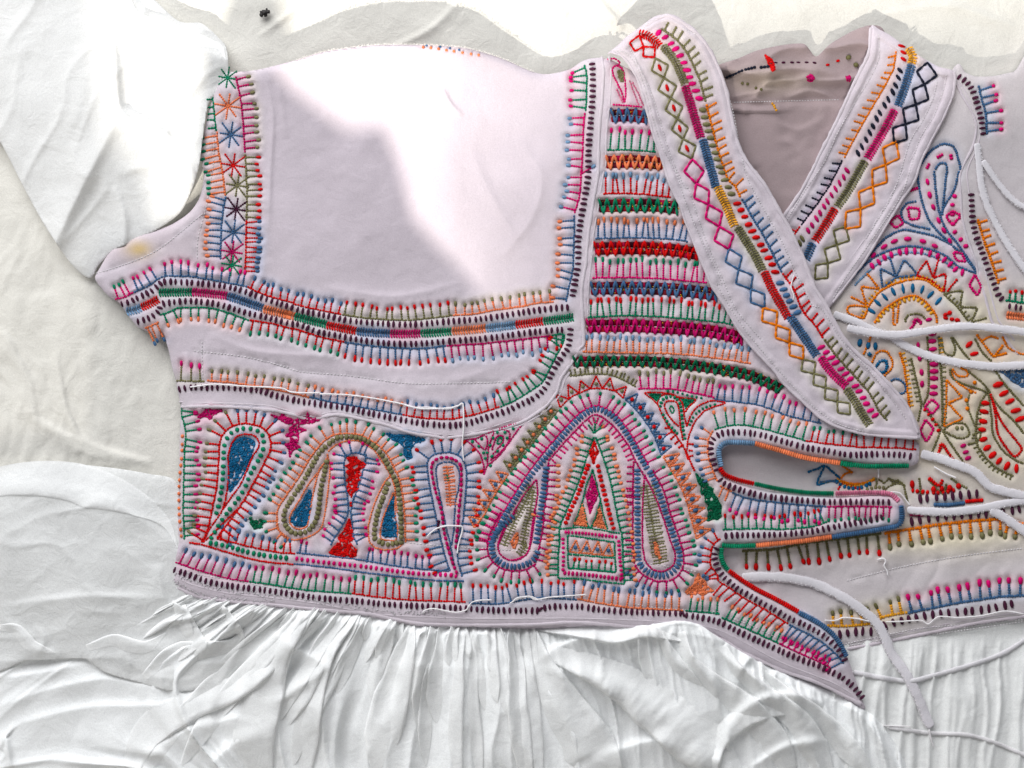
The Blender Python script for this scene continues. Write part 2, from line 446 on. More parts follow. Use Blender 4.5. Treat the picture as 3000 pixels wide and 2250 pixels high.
def wrap(path, width, col, w=6.0):
    """buttonhole edge: thick threads laid side by side across a rim"""
    p = smooth(path, 3.0); s = np.r_[0, np.cumsum(np.hypot(*np.diff(p, axis=0).T))]; tg = tangents(p)
    n = max(1, int(round(s[-1] / 6.6)))
    for i in range(n):
        t = s[-1] * (i + .5) / n; a = np.array([np.interp(t, s, p[:, 0]), np.interp(t, s, p[:, 1])]); d = np.array([np.interp(t, s, tg[:, 0]), np.interp(t, s, tg[:, 1])]); nn = np.array([-d[1], d[0]])
        l = width / 2 * random.uniform(.93, 1.07)
        bead(a - nn * l, a + nn * l, w * 1.05, col, hz=4.2, z=1.5, jit=.15)

def drawnwork(path, h, col, layer):
    """open band: dark crimson ground, thick zigzag threads, gold glints"""
    G('drawn_thread_ground', layer)
    p = smooth(path, 3.0); s = np.r_[0, np.cumsum(np.hypot(*np.diff(p, axis=0).T))]; tg = tangents(p)
    def at(t, o):
        d = np.array([np.interp(t, s, tg[:, 0]), np.interp(t, s, tg[:, 1])]); return np.array([np.interp(t, s, p[:, 0]), np.interp(t, s, p[:, 1])]) + np.array([-d[1], d[0]]) * o
    n = int(s[-1] / 4)
    for i in range(n):
        t = s[-1] * (i + .5) / n; c = random.choice([srgb(110, 12, 40), srgb(80, 10, 36), srgb(150, 14, 46), srgb(170, 16, 80), srgb(60, 14, 30)])
        bead(at(t, -h * .44), at(t, 0), 6.5, c, hz=1.5, z=-1); bead(at(t, 0), at(t, h * .44), 6.5, c, hz=1.5, z=-1)
    g = G('gold_glint', layer, mat=M_gold)
    for i in range(int(s[-1] / 6)):
        t = random.uniform(0, s[-1]); o = random.uniform(-h * .4, h * .4); a = at(t, o); r = random.uniform(0, 6.28); L = random.uniform(2, 6)
        bead(a, a + np.array([math.cos(r), math.sin(r)]) * L, 2.6, 'gold', z=1.5)
    G('zigzag_thread', layer)
    n = max(2, int(round(s[-1] / 12)))
    for i in range(n):
        t0 = s[-1] * i / n; t1 = s[-1] * (i + 1) / n; sg = 1 if i % 2 else -1
        a = at(t0, sg * h * .46); b = at(t1, -sg * h * .46); m = (a + b) / 2 + np.array([random.uniform(-2, 2), 0]); o = (b - a) * .06
        bead(a - o, m + o, 6.8, col, hz=3.6, z=2.8); bead(m - o, b + o, 6.8, col, hz=3.6, z=2.8)

def stitched(path, col='white', w=2.6, pitch=9, gap=.35):
    p = smooth(path, pitch)
    for i in range(len(p) - 1): bead(p[i], p[i] + (p[i + 1] - p[i]) * (1 - gap), w, col, z=.3)

_t = [(-1, 0)] + [(z, r) for z, r in ((-.86, .62), (0, 1.0), (.86, .62))] + [(1, 0)]
NS = 6
def bead_mesh(name, arr, layer, mat, parent, lift=0):
    a = np.array(arr); n = len(a)
    x0, y0, x1, y1, wd, hz, z = a[:, :7].T; col = a[:, 7:10]
    h0 = layer.sample(x0, y0); h1 = layer.sample(x1, y1); hm = layer.sample((x0 + x1) / 2, (y0 + y1) / 2)
    zz = z + lift + hz * .35
    P0 = W(x0, y0, h0 + zz); P1 = W(x1, y1, h1 + zz); PM = W((x0 + x1) / 2, (y0 + y1) / 2, np.maximum(hm, (h0 + h1) / 2) + zz)
    ax = P1 - P0; L = np.linalg.norm(ax, axis=1); ax /= np.maximum(L, 1e-9)[:, None]
    up = np.array([0, 0, 1.0]); sd = np.cross(ax, up); sd /= np.maximum(np.linalg.norm(sd, axis=1), 1e-9)[:, None]; nu = np.cross(sd, ax)
    rings = []
    ww = (wd * .5 * S)[:, None]; hh = (hz * S)[:, None]
    rings.append(P0)
    for k, (tt, rr) in enumerate(((.1, .62), (.5, 1.0), (.9, .62))):
        c = PM if k == 1 else P0 * (1 - tt) + P1 * tt + (PM - (P0 + P1) / 2) * .3
        for j in range(NS):
            th = 2 * math.pi * j / NS
            rings.append(c + sd * ww * rr * math.cos(th) + nu * hh * rr * math.sin(th))
    rings.append(P1)
    V = np.stack(rings, 1).reshape(-1, 3); nv = 2 + 3 * NS
    T = []; Q = []
    for j in range(NS):
        k = (j + 1) % NS
        T.append((0, 1 + k, 1 + j)); T.append((nv - 1, 1 + 2 * NS + j, 1 + 2 * NS + k))
        for r in (0, 1): Q.append((1 + r * NS + j, 1 + r * NS + k, 1 + (r + 1) * NS + k, 1 + (r + 1) * NS + j))
    off = (np.arange(n) * nv)[:, None, None]
    T = (np.array(T)[None] + off).reshape(-1, 3); Q = (np.array(Q)[None] + off).reshape(-1, 4)
    return mesh_obj(name, V, [T, Q], mat, parent, np.repeat(col, nv, 0))

def cord(name, path, r, hfn, mat, parent, tint=(0.78, 0.75, 0.79), flat=.55, wob=.08, seed=0, n=10, pat=None, step=5.0):
    """soft fabric cord lying on what is below; hfn(x, y) gives the surface height"""
    p = smooth(path, step); tg = tangents(p); m = len(p)
    h = hfn(p[:, 0], p[:, 1]); ns = 7 if r < 8.5 or name != 'tie_cord' else 31; k = np.ones(ns) / ns; h = np.convolve(np.pad(h, ns // 2, mode='edge'), k, 'valid')[:m]
    rad = r * (1 + wob * vnoise(np.arange(m) * 5.0, np.zeros(m), 22, seed)); rad[0] *= .6; rad[-1] *= .6
    V = []
    for j in range(n):
        th = 2 * math.pi * j / n; ro = rad * (1 + wob * vnoise(np.arange(m) * 5.0, np.full(m, j * 9.0), 12, seed + 3))
        V.append(W(p[:, 0] - tg[:, 1] * ro * math.cos(th), p[:, 1] + tg[:, 0] * ro * math.cos(th), h + r * flat * (1 + math.sin(th))))
    V = np.stack(V, 1).reshape(-1, 3)
    i = np.arange(m - 1)[:, None]; j = np.arange(n)[None]; jj = (j + 1) % n
    F = np.stack([i * n + j, i * n + jj, (i + 1) * n + jj, (i + 1) * n + j], -1).reshape(-1, 4)
    V = np.vstack([V, V[:n].mean(0), V[-n:].mean(0)]); a = len(V) - 2
    T = np.array([(a, (q + 1) % n, q) for q in range(n)] + [(a + 1, (m - 1) * n + q, (m - 1) * n + (q + 1) % n) for q in range(n)])
    return mesh_obj(name, V, [F, T], mat, parent, np.tile(tint, (len(V), 1)))

def ridged(x, y, seed):
    return 1 - np.abs(vnoise(x, y, 1.0, seed) * .75 + vnoise(x * 2.1, y * 1.7, 1.0, seed + 3) * .25)

def crease(h, X, Y, path, wdt, ht, sharp=.3, fade=True):
    """adds a fold: soft on one side of the path, steep on the other"""
    p = smooth(path, 12.0); x0, y0 = p.min(0) - wdt * 3; x1, y1 = p.max(0) + wdt * 3
    ys = np.nonzero((Y[:, 0] > y0) & (Y[:, 0] < y1))[0]; xs = np.nonzero((X[0] > x0) & (X[0] < x1))[0]
    if len(ys) == 0 or len(xs) == 0: return
    sl_ = np.s_[ys[0]:ys[-1] + 1, xs[0]:xs[-1] + 1]; x = X[sl_]; y = Y[sl_]
    best = np.full(x.shape, 1e18); sg = np.zeros(x.shape); tt = np.zeros(x.shape)
    n = len(p)
    for i in range(n - 1):
        dx, dy = p[i + 1] - p[i]; L = dx * dx + dy * dy; t = np.clip(((x - p[i, 0]) * dx + (y - p[i, 1]) * dy) / L, 0, 1)
        ex = x - p[i, 0] - t * dx; ey = y - p[i, 1] - t * dy; d = ex * ex + ey * ey; m = d < best
        best = np.where(m, d, best); sg = np.where(m, np.sign(dx * ey - dy * ex), sg); tt = np.where(m, (i + t) / (n - 1), tt)
    d = np.sqrt(best); wv = np.where(sg > 0, wdt, wdt * sharp)
    env = np.sin(np.clip(tt, 0, 1) * math.pi) ** .6 if fade else 1.0
    h[sl_] += ht * env * np.exp(-(d / wv) ** 1.5)

def see_through(m, keep):
    """lets part of the light straight through, as thin open-weave cloth does"""
    n_ = m.node_tree.nodes; tr_ = n_.new('ShaderNodeBsdfTransparent'); mx_ = n_.new('ShaderNodeMixShader'); mx_.inputs[0].default_value = keep
    src_ = n_['Material Output'].inputs[0].links[0].from_socket
    m.node_tree.links.new(tr_.outputs[0], mx_.inputs[1]); m.node_tree.links.new(src_, mx_.inputs[2]); m.node_tree.links.new(mx_.outputs[0], n_['Material Output'].inputs[0])
see_through(M_pleat, .82)

def pleat(name, p, wl, wr, rise, hfn, parent, tint, roll=1, seed=0, mat=None):
    """a fold of thin cloth laid over the cloth below: raised along its folded edge, running out flat on the other side"""
    p = resample(p, 6.0); tg = tangents(p); m = len(p); s = np.linspace(0, 1, m)
    wl = np.interp(s, np.linspace(0, 1, len(wl)), wl); wr = np.interp(s, np.linspace(0, 1, len(wr)), wr)
    prof = [(0, .25), (.02, .75), (.07, 1.0), (.2, .92), (.4, .72), (.6, .45), (.8, .18), (1, -.08)]
    cols = []; tp = np.clip((1 - s) * 4, .02, 1) ** .6; wl = wl * tp; wr = wr * tp
    wob = vnoise(np.arange(m) * 6.0, np.zeros(m), 60, seed); env = np.clip(np.minimum(s * 7, (1 - s) * 3.0), 0, 1) ** .7
    for t, z in prof:
        tt = t if roll > 0 else 1 - t
        off = -wl + (wl + wr) * tt + wob * 2.0 * (1 - t)
        x = p[:, 0] - tg[:, 1] * off; y = p[:, 1] + tg[:, 0] * off
        cols.append((x, y, hfn(x, y)))
    base = np.mean([c[2] for c in cols], 0); k = np.ones(9) / 9; base = np.convolve(np.pad(base, 4, mode='edge'), k, 'valid')
    V = [W(x, y, np.maximum(h * .65 + base * .35, h) + 1.0 + rise * env * z * (1 + .25 * wob)) for (x, y, h), (t, z) in zip(cols, prof)]
    V = np.stack(V, 1).reshape(-1, 3); n = len(prof); i = np.arange(m - 1)[:, None]; j = np.arange(n - 1)[None]
    F = np.stack([i * n + j, i * n + j + 1, (i + 1) * n + j + 1, (i + 1) * n + j], -1).reshape(-1, 4)
    return mesh_obj(name, V, F, mat or M_pleat, parent, np.tile(tint, (len(V), 1)))

# ---------------------------------------------------------------- surface the dress lies on
dress = empty('embroidered_dress')
dress['label'] = 'white cotton dress with colourful hand embroidery and gathered skirt, lying on the sheet'
dress['category'] = 'dress'

def sheet_h(X, Y):
    g = 2.5 * fbm(X, Y, 420, 3, 2) - 6
    warp = X + 60 * vnoise(X, Y, 300, 9)
    left = np.clip((560 - X) / 400, 0, 1) * np.clip((Y - 500) / 300, 0, 1)
    g = g + left * 5.0 * np.abs(vnoise(warp * 1.0, Y * 0.35, 46, 21)) + left * 2.5 * vnoise(warp, Y * .5, 20, 31)
    g = g + 2.2 * fbm(X, Y, 90, 12, 2)
    return g
xs = np.concatenate([np.arange(-2600, -60, 60), np.arange(-60, 3061, 7), np.arange(3120, 5700, 60)])
ys = np.concatenate([np.arange(-2600, -60, 60), np.arange(-60, 2311, 7), np.arange(2370, 4900, 60)])
X, Y = np.meshgrid(xs, ys); h = sheet_h(X, Y)
for pth, w_, a_ in (('o 560,75 620,30 660,-10', 10, 9), ('o 830,110 930,60 1000,-10', 14, 8), ('o 70,900 180,960 330,1000', 26, 16), ('o 0,700 60,820 80,930', 30, 12), ('o 120,760 150,900 210,990', 18, 10),
                    ('o 1290,-5 1330,40 1350,60', 20, 12), ('o 1180,10 1230,30', 16, 8), ('o 1900,30 2050,10 2200,60', 26, 8)):
    crease(h, X, Y, P(pth), w_, a_)
h = h - 6
V = W(X, Y, np.minimum(h, -1.0)).reshape(-1, 3)
nyy, nxx = X.shape; I0 = np.arange(nyy * nxx).reshape(nyy, nxx)
F = np.stack([I0[:-1, :-1], I0[1:, :-1], I0[1:, 1:], I0[:-1, 1:]], -1).reshape(-1, 4)
sheet = mesh_obj('bed_sheet', V, F, M_sheet, None, np.tile((0.70, 0.68, 0.625), (len(V), 1)))
sheet['kind'] = 'structure'
sheet_fn = lambda x, y: np.full(np.shape(x), 0.0)

# ---------------------------------------------------------------- outlines and heights of the cloth pieces
def gauss(X, Y, cx, cy, sx, sy): return np.exp(-((X - cx) / sx) ** 2 - ((Y - cy) / sy) ** 2)
def F0(X, Y):
    h = 42 + 7 * fbm(X, Y, 420, 41, 2)
    h = h + 95 * np.exp(-((X - 1060) / 400) ** 4) * np.exp(-np.clip(Y - 110, 0, None) / 210)
    h = h + 30 * gauss(X, Y, 1880, 120, 260, 200)
    h = h + 10 * gauss(X, Y, 1350, 600, 220, 200) + 12 * gauss(X, Y, 1000, 480, 170, 260)
    h = h - 4 * np.clip((X - 2100) / 500, 0, 1)
    h = h + 26 * gauss(X, Y, 2190, 1370, 300, 110) + 10 * gauss(X, Y, 2300, 1600, 260, 120)
    for s_, w_, a_, sh in (('o 575,165 590,250 585,360 580,500', 12, 5, .6), ('o 600,180 620,300', 16, 4, .6), ('o 955,190 975,225 1000,250', 12, 6, .5), ('o 1120,300 1170,380 1150,470 1080,560', 26, 5, .6), ('o 1020,330 1060,420 1120,520', 22, 4, .7), ('o 700,620 850,640 1000,610', 18, 4, .6),
                           ('o 450,720 560,760 760,770', 20, 5, .5), ('o 400,760 420,830', 12, 6, .5), ('o 800,820 950,830 1080,790', 22, 4, .6), ('o 345,560 430,590 540,585', 16, 7, .4), ('o 260,640 340,600', 9, 7, .5)):
        crease(h, X, Y, P(s_), w_, a_, sh)
    # wrinkles of the plain yoke
    yk = np.clip((1250 - X) / 100, 0, 1) * np.clip((X - 780) / 60, 0, 1) * np.clip((1200 - Y) / 100, 0, 1)
    h = h + yk * (1.8 * fbm(X + .5 * Y, Y, 120, 77, 2))
    return h
front_poly = smooth(P('o 487,158 520,155 560,150 640,130 700,112 800,98 900,97 1000,103 1080,125 1150,155 1185,160 1230,150 1262,130 1300,125 1340,140 1420,200 1480,400 1560,600 1700,760 1830,880 1960,946 1984,958 '
    '1985,985 1978,1003 1930,1011 1800,993 1700,975 1620,962 1580,960 1560,972 1553,990 1553,1015 1562,1030 1600,1045 1660,1060 1740,1068 1830,1072 1900,1066 1938,1070 1954,1088 1955,1112 1946,1134 1900,1144 '
    '1850,1152 1780,1163 1700,1170 1620,1176 1570,1176 1557,1186 1556,1205 1564,1226 1580,1240 1640,1272 1720,1310 1775,1342 1815,1386 1838,1440 1862,1510 1870,1530 '
    '1858,1528 1790,1490 1700,1452 1600,1405 1540,1368 1480,1362 1300,1352 1145,1358 1010,1354 900,1352 800,1333 700,1322 590,1312 490,1302 430,1292 390,1277 364,1260 '
    '366,1240 372,1200 380,1160 386,1060 388,950 390,880 384,845 378,815 372,795 366,765 358,735 350,716 342,740 330,722 300,708 285,692 272,675 258,655 235,640 215,618 205,600 215,580 235,548 262,528 '
    '310,506 370,485 410,458 432,425 440,380 434,330 440,290 452,235 468,192'), 6.0, True)
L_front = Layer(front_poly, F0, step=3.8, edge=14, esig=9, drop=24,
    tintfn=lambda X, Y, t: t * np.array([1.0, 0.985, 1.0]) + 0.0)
# stain on the underarm lining
def front_tint(X, Y, t):
    st = gauss(X, Y, 405, 732, 40, 26)[..., None] * .95
    t = t * (1 - st) + np.array([.62, .44, .17]) * st
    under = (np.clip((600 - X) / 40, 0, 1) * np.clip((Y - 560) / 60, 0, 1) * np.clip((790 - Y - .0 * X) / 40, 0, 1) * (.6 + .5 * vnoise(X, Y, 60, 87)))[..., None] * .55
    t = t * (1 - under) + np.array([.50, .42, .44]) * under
    return t * (1 + .02 * fbm(X, Y, 150, 88, 2)[..., None])
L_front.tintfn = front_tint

def F_right(X, Y):
    h = 9 + 12 * np.clip((X - 2680) / 150, 0, 1) + 3 * fbm(X, Y, 300, 51, 2)
    h = h + 34 * gauss(X, Y, 2880, 230, 240, 260)
    h = h + 5 * np.abs(vnoise(X + .6 * Y, Y * .35, 60, 52)) * np.clip((Y - 1550) / 80, 0, 1) * np.clip((1880 - Y) / 80, 0, 1)
    return h
right_poly = smooth(P('s 2790,204 2830,214 2861,224 2915,222 2970,211 3070,205 3070,1806 3000,1811 2885,1827 2749,1854 2614,1882 2478,1909 2300,1800 2160,1700 2080,1620 2080,1280 2200,1100 2320,900 2430,850 2530,700 2640,520'), 6.0, True)
def right_tint(X, Y, t):
    slot_shade = gauss(X, Y, 2210, 1370, 170, 60)[..., None]; t = t * (1 - slot_shade) + np.array([.40, .36, .37]) * slot_shade  # shade inside the upper slot, painted into the cloth colour
    w1 = np.clip((X - 2350) / 120, 0, 1) * np.clip((Y - 780) / 140, 0, 1) * np.clip((1560 - Y) / 200, 0, 1)
    w1 = w1 * np.clip(.55 + .5 * fbm(X, Y, 160, 61, 2), 0, 1)
    t = t * (1 - w1[..., None] * .5) + np.array([.70, .60, .36]) * w1[..., None] * .5
    w2 = gauss(X, Y, 2760, 1570, 300, 60) * .5 + gauss(X, Y, 2590, 1800, 90, 40) * .35
    return t * (1 - w2[..., None]) + np.array([.76, .66, .36]) * w2[..., None]
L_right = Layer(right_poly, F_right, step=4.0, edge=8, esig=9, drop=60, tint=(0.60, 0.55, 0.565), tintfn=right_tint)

RIGHT_L[0] = L_right
def F_lining(X, Y):
    h = 8 + 9 * fbm(X, Y, 130, 71, 3) + 16 * ridged((X - 2050 + .8 * Y) / 150, Y / 90, 150) ** 5 + 22 * np.clip((260 - Y) / 140, 0, 1)
    for s_, w_, a_, sh in (('s 2120,240 2200,215 2320,200 2400,205', 10, 9, .4), ('s 2140,285 2250,262 2300,270', 9, 8, .4), ('s 2300,290 2380,262 2460,300', 12, 8, .4), ('s 2180,420 2260,360 2340,380 2420,340', 20, 7, .4), ('s 2200,520 2280,470 2360,430', 22, 6, .4)): crease(h, X, Y, P(s_), w_, a_, sh)
    h = np.where(Y > 330, 14 - 4 * np.log1p(np.exp((14 - h) / 4)), h)
    h = h + 9 * np.exp(-((Y - 195 - .1 * (X - 2200) + 12 * np.sin(X / 60)) / 18) ** 2) - 8 * np.exp(-((Y - 300 + 10 * np.sin(X / 90)) / 12) ** 2)
    return h
lining_poly = smooth(P('s 2050,260 2080,205 2108,189 2165,170 2221,147 2300,131 2354,128 2373,147 2392,166 2434,128 2500,90 2552,74 2590,90 2600,200 2480,500 2350,800 2250,700 2150,560 2060,330'), 6.0, True)
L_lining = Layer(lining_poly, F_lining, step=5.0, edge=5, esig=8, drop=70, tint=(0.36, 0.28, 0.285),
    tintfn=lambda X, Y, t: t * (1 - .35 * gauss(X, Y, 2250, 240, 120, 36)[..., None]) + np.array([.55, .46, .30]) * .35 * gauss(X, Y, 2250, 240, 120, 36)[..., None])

def F_band(X, Y): return F0(X, Y) + 15 + 2.6 * fbm(X, Y, 48, 43, 2) + 22 * gauss(X, Y, 1950, 90, 140, 110)
bandL_poly = smooth(P('s 1776,160 1813,130 1835,108 1873,81 1905,56 1927,45 1959,41 1985,48 2014,70 2057,108 2090,157 2117,217 2133,271 2149,353 2171,434 2204,488 2247,542 2285,613 2317,667 2355,749 2390,840 2420,888 2461,964 2485,1002 '
    '2523,1040 2561,1072 2602,1116 2640,1159 2670,1203 2692,1250 2697,1278 2690,1288 2615,1283 2534,1275 2453,1253 2398,1222 2344,1172 2290,1119 2263,1081 2208,1024 2160,964 2127,904 2086,839 2056,771 2034,717 2007,652 1991,603 1961,541 1934,453 1912,393 '
    '1896,331 1879,268 1858,214 1828,170 1795,155'), 6.0, True)
L_bandL = Layer(bandL_poly, F_band, step=3.8, edge=7, esig=7, drop=14)
bandR_poly = smooth(P('s 2552,76 2576,86 2606,102 2636,123 2685,158 2747,194 2790,206 2799,234 2791,283 2766,343 2734,403 2700,470 2680,530 2639,592 2590,672 2536,760 2490,822 2440,890 2400,930 2330,900 2270,720 2262,680 2296,630 2339,568 2377,500 2400,451 2449,354 2490,267 2522,202 2545,153'), 6.0, True)
def F_bandR(X, Y): return F_right(X, Y) + 12 + 2.6 * fbm(X, Y, 48, 44, 2) + 16 * gauss(X, Y, 2600, 150, 160, 140)
L_bandR = Layer(bandR_poly, F_bandR, step=3.8, edge=7, esig=7, drop=14)

for b_ in (L_bandL, L_bandR): b_.h += 5.5 / (1 + np.exp((b_.d - 24) / 1.3))   # folded hem along both edges

# ---------------------------------------------------------------- embroidery: yoke and horizontal band
L = L_front
def R_(name, spec, side, Lr, sp, col, tip=None, layer=None, **k):
    G(name, layer or L); row(P(spec), side, Lr, sp, col, tip, **k)
def BR(spec, **k):
    k.setdefault('w', 9.0)
    bars(P(spec), 20.5, 16, 'plum', indiv=True, **k)
B_ = 'blanket_stitch_row'
# side: +1 = right hand of the direction of travel seen with y down (so for a path going right, +1 points down)
R_(B_, 'A 320,655 430,625 520,575', -1, 34, 20, 'pink', 'green')
R_(B_, 'A 520,575 620,535 720,480 830,410 950,400 1150,405 1350,440 1550,475 1750,515', -1, 33, 24, 'blue', 'pink')
R_(B_, 'A 1750,515 1900,590 2050,640 2212,680 B 250,525 480,580 740,630', -1, 26, 23, 'red', 'blue')
R_(B_, 'B 740,630 1000,670 1300,690 1500,690 1750,665 1940,640', -1, 28, 24, 'khaki', 'red')
R_(B_, 'B 1940,640 C 700,810 900,770 1200,730 1400,690 1560,680', -1, 26, 24, 'peach', 'khaki')
G('plum_bar_stitch', L)
BR('A 370,710 480,680 600,620 720,560 800,490 860,460 1100,470 1300,485 1500,510 1700,560 1900,630 2100,700 2212,735 B 300,590 600,650 800,695 1100,725 1400,740 1600,735 1850,710 2150,690 C 800,860 1000,830 1300,780 1600,745 1730,740')
BR('A 540,900 620,880 720,840 790,780 820,710 900,690 1100,670 1300,685 1450,710 1600,755 1750,800 1950,845 2212,915 B 280,740 480,820 700,860 900,900 1150,935 1400,950 1600,945 1900,920 2160,900 C 700,1085 900,1065 1100,1035 1300,1010 1500,990 1680,980')
BR('A 990,1630 1130,1605 1300,1605 1600,1610 1900,1640 B 0,1500 300,1570 600,1610 900,1660 E 600,205 900,270 1200,325 1500,355 1700,340 1900,280 2100,215 D 700,190 800,140 920,90 1030,20 C 1480,1580 1530,1460 1590,1350 1650,1260 1710,1180 1730,1060 1740,940')
BR('C 1755,640 1790,440 1820,250 1820,50 F 345,740 370,560 400,380 440,160 455,30 G 455,1400 460,1200 480,980 500,700 505,500 500,350 490,290')
for spec, col in (('A 440,790 530,770 600,745', 'lblue'), ('A 600,740 700,700 790,650', 'red'), ('A 790,580 960,578 1150,575', 'green'), ('A 1150,572 1350,590 1530,612', 'mag'), ('A 1530,615 1700,670 1915,745', 'blue'),
                  ('A 1920,755 2212,825 B 110,620 230,652', 'peach'), ('B 230,652 400,695 575,740', 'green'), ('B 575,745 740,780 895,810', 'red'), ('B 900,812 1080,830 1260,838', 'blue'), ('B 1262,840 1420,842 1590,838', 'mag'),
                  ('B 1592,836 1760,828 1925,815', 'green'), ('C 455,1000 640,985 820,965', 'peach'), ('C 822,965 980,950 1140,930', 'lblue'), ('C 1142,930 1290,910 1440,890', 'red'), ('C 1442,888 1600,872 1770,845', 'green')):
    G('braided_band', L); herring(P(spec), 26, col)
R_(B_, 'A 800,822 900,790 1000,745 1150,740 1350,745 1550,800 1770,880', 1, 30, 27, 'green', 'peach')
R_(B_, 'A 1770,880 2000,910 2212,965 B 250,790 500,870 770,930', 1, 30, 23, 'red', 'green')
R_(B_, 'B 770,930 1000,965 1300,990 1600,1000 1870,970', 1, 33, 23, 'blue', 'red', tl=18)
R_(B_, 'B 1870,970 2212,950 C 900,1120 1200,1085 1520,1045', 1, 36, 23, 'mag', 'lblue')
R_(B_, 'C 1530,1040 1670,1030 1655,1130 1580,1270 1500,1420 1420,1560 D 780,80 700,115 610,155', 1, 33, 23, 'green', 'red')
R_(B_, 'E 1030,240 1250,275 1450,285 1600,280 1800,240 2080,155', -1, 30, 23, 'red', 'blue')
R_(B_, 'B 390,1525 E 300,110 600,160 1030,240', -1, 26, 23, 'blue', 'peach')
R_(B_, 'A 1310,1530 1600,1555 1900,1600 B 200,1480 390,1530', -1, 26, 25, 'peach', 'khaki')
R_(B_, 'A 980,1530 1290,1540', -1, 40, 27, 'khaki', 'pink', tl=17)
R_(B_, 'G 410,330 440,450 435,700 425,830', 1, 38, 22, 'green', 'pink')
R_(B_, 'G 415,850 400,1100 385,1500 F 380,0 365,250 305,460', 1, 36, 25, 'pink', 'lblue')
R_(B_, 'F 305,480 300,800 285,1080 240,1280 215,1420', 1, 36, 26, 'blue', 'peach')
R_(B_, 'A 640,965 720,930 790,900', 1, 44, 14, 'peach', 'blue')
G('shoulder_edge_stitch', L)
dots('s 1240,138 1262,140 1285,143 1308,147 1330,150 1355,154 1380,158 1402,161', 'peach', 8, 7)
dots('s 1250,133 1290,137 1318,141 1345,146', 'blue', 6, 6)
# star band over the armhole
for cx, cy, col in ((170, 75, 'green'), (0, 0, None)):
    if col: star(667, 228, 36, col, layer=L)
star(668, 310, 44, 'peach', layer=L); star(676, 394, 42, 'blue', layer=L); star(683, 484, 42, 'red', layer=L); star(695, 543, 42, 'khaki', layer=L)
star(692, 613, 40, 'plum', layer=L); star(684, 680, 42, 'blue', layer=L); star(680, 738, 40, 'mag', layer=L); star(680, 776, 36, 'green', layer=L)
R_(B_, 'N 700,270 760,550 790,900 800,1100', -1, 33, 23, 'mag', 'khaki')
R_(B_, 'N 805,1110 820,1400 825,1600 a 1330,1190', -1, 30, 20, 'khaki', 'red')
R_(B_, 'a 1330,1190 1328,1330 1322,1480', -1, 32, 14, 'red', 'blue', w=4.4)
R_(B_, 'N 455,490 470,650 490,860', 1, 22, 20, 'green')
R_(B_, 'N 500,870 520,1100 560,1300 590,1560', 1, 40, 18, 'peach', 'green')
R_(B_, 'a 1220,1060 1205,1130 1195,1240 1190,1400', 1, 36, 19, 'blue', 'peach')

# ---------------------------------------------------------------- triangular insert with open-work bands
drawnwork(P('G 700,885 900,875 1090,900'), 44, 'blue', L)
drawnwork(P('G 650,1385 950,1375 1260,1400'), 44, 'peach', L)
drawnwork(P('F 570,385 900,372 1200,378 1425,405'), 44, 'green', L)
drawnwork(P('F 520,845 900,835 1300,850 1640,900'), 44, 'red', L)
drawnwork(P('F 485,1275 900,1268 1400,1285 1850,1340'), 44, 'blue', L)
drawnwork(P('K 435,205 900,200 1400,225 1800,265 2130,340'), 44, 'mag', L)
drawnwork(P('K 290,590 700,582 1200,592 1700,645 2100,715 L 400,935 700,1070'), 36, 'dgreen', L)
R_(B_, 'G 660,1252 900,1250 1190,1272', -1, 50, 22, 'green', 'pink', tl=16)
R_(B_, 'F 612,250 900,245 1120,262 1350,290', -1, 44, 19, 'red', 'lblue', tl=17)
R_(B_, 'F 530,735 900,725 1300,735 1530,765', -1, 44, 18, 'blue', 'peach', tl=17)
R_(B_, 'F 500,1158 900,1155 1300,1170 1740,1212', -1, 42, 20, 'pink', 'green', tl=17)
R_(B_, 'F 450,1585 900,1565 1400,1590 1900,1640 2020,1670', -1, 40, 19, 'green', 'red', tl=17)
R_(B_, 'K 390,482 900,492 1400,505 1800,545 2212,610', -1, 34, 20, 'peach', 'lblue', tl=17)
R_(B_, 'K 990,880 1200,878 1400,888 1820,975', -1, 38, 21, 'pink', 'khaki', tl=17)
R_(B_, 'K 1830,985 L 0,1185 400,1230 600,1290 750,1350 1130,1440', -1, 36, 23, 'blue', 'pink', tl=15)
R_(B_, 'K 255,745 500,718 700,732 860,800 970,860', -1, 20, 13, 'khaki')
G('pink_top_motif', L)
line(P('G 660,270 740,265 800,310 770,340 720,360 720,430 770,530 820,640 840,740'), 'pink', 5)
line(P('G 850,740 860,620 850,480 830,380 760,340'), 'pink', 5); line(P('G 760,590 800,680 830,745'), 'lpink', 5); line(P('G 720,765 880,770 1040,790'), 'pink', 5)
line(P('G 900,500 950,640 1000,770'), 'lpink', 4); line(P('G 930,520 1000,650 1050,780'), 'lpink', 4)
fill(P('G 770,400 820,390 840,450 830,520 800,500'), 'khaki')

# ---------------------------------------------------------------- lower bodice: arch, temple and paisleys
def LN(spec, col, w=5, name='outline_stitch', closed=False, layer=None, pitch=7.0):
    G(name, layer or L); line(P(spec), col, w, pitch, closed)
def BL(spec, Lr, sp, col, w=8, name='bar_stitch', layer=None, **k):
    G(name, layer or L); bars(P(spec), Lr, sp, col, w, **k)
def FL(spec, col, name='satin_motif', layer=None, **k):
    G(name, layer or L); fill(P(spec), col, **k)
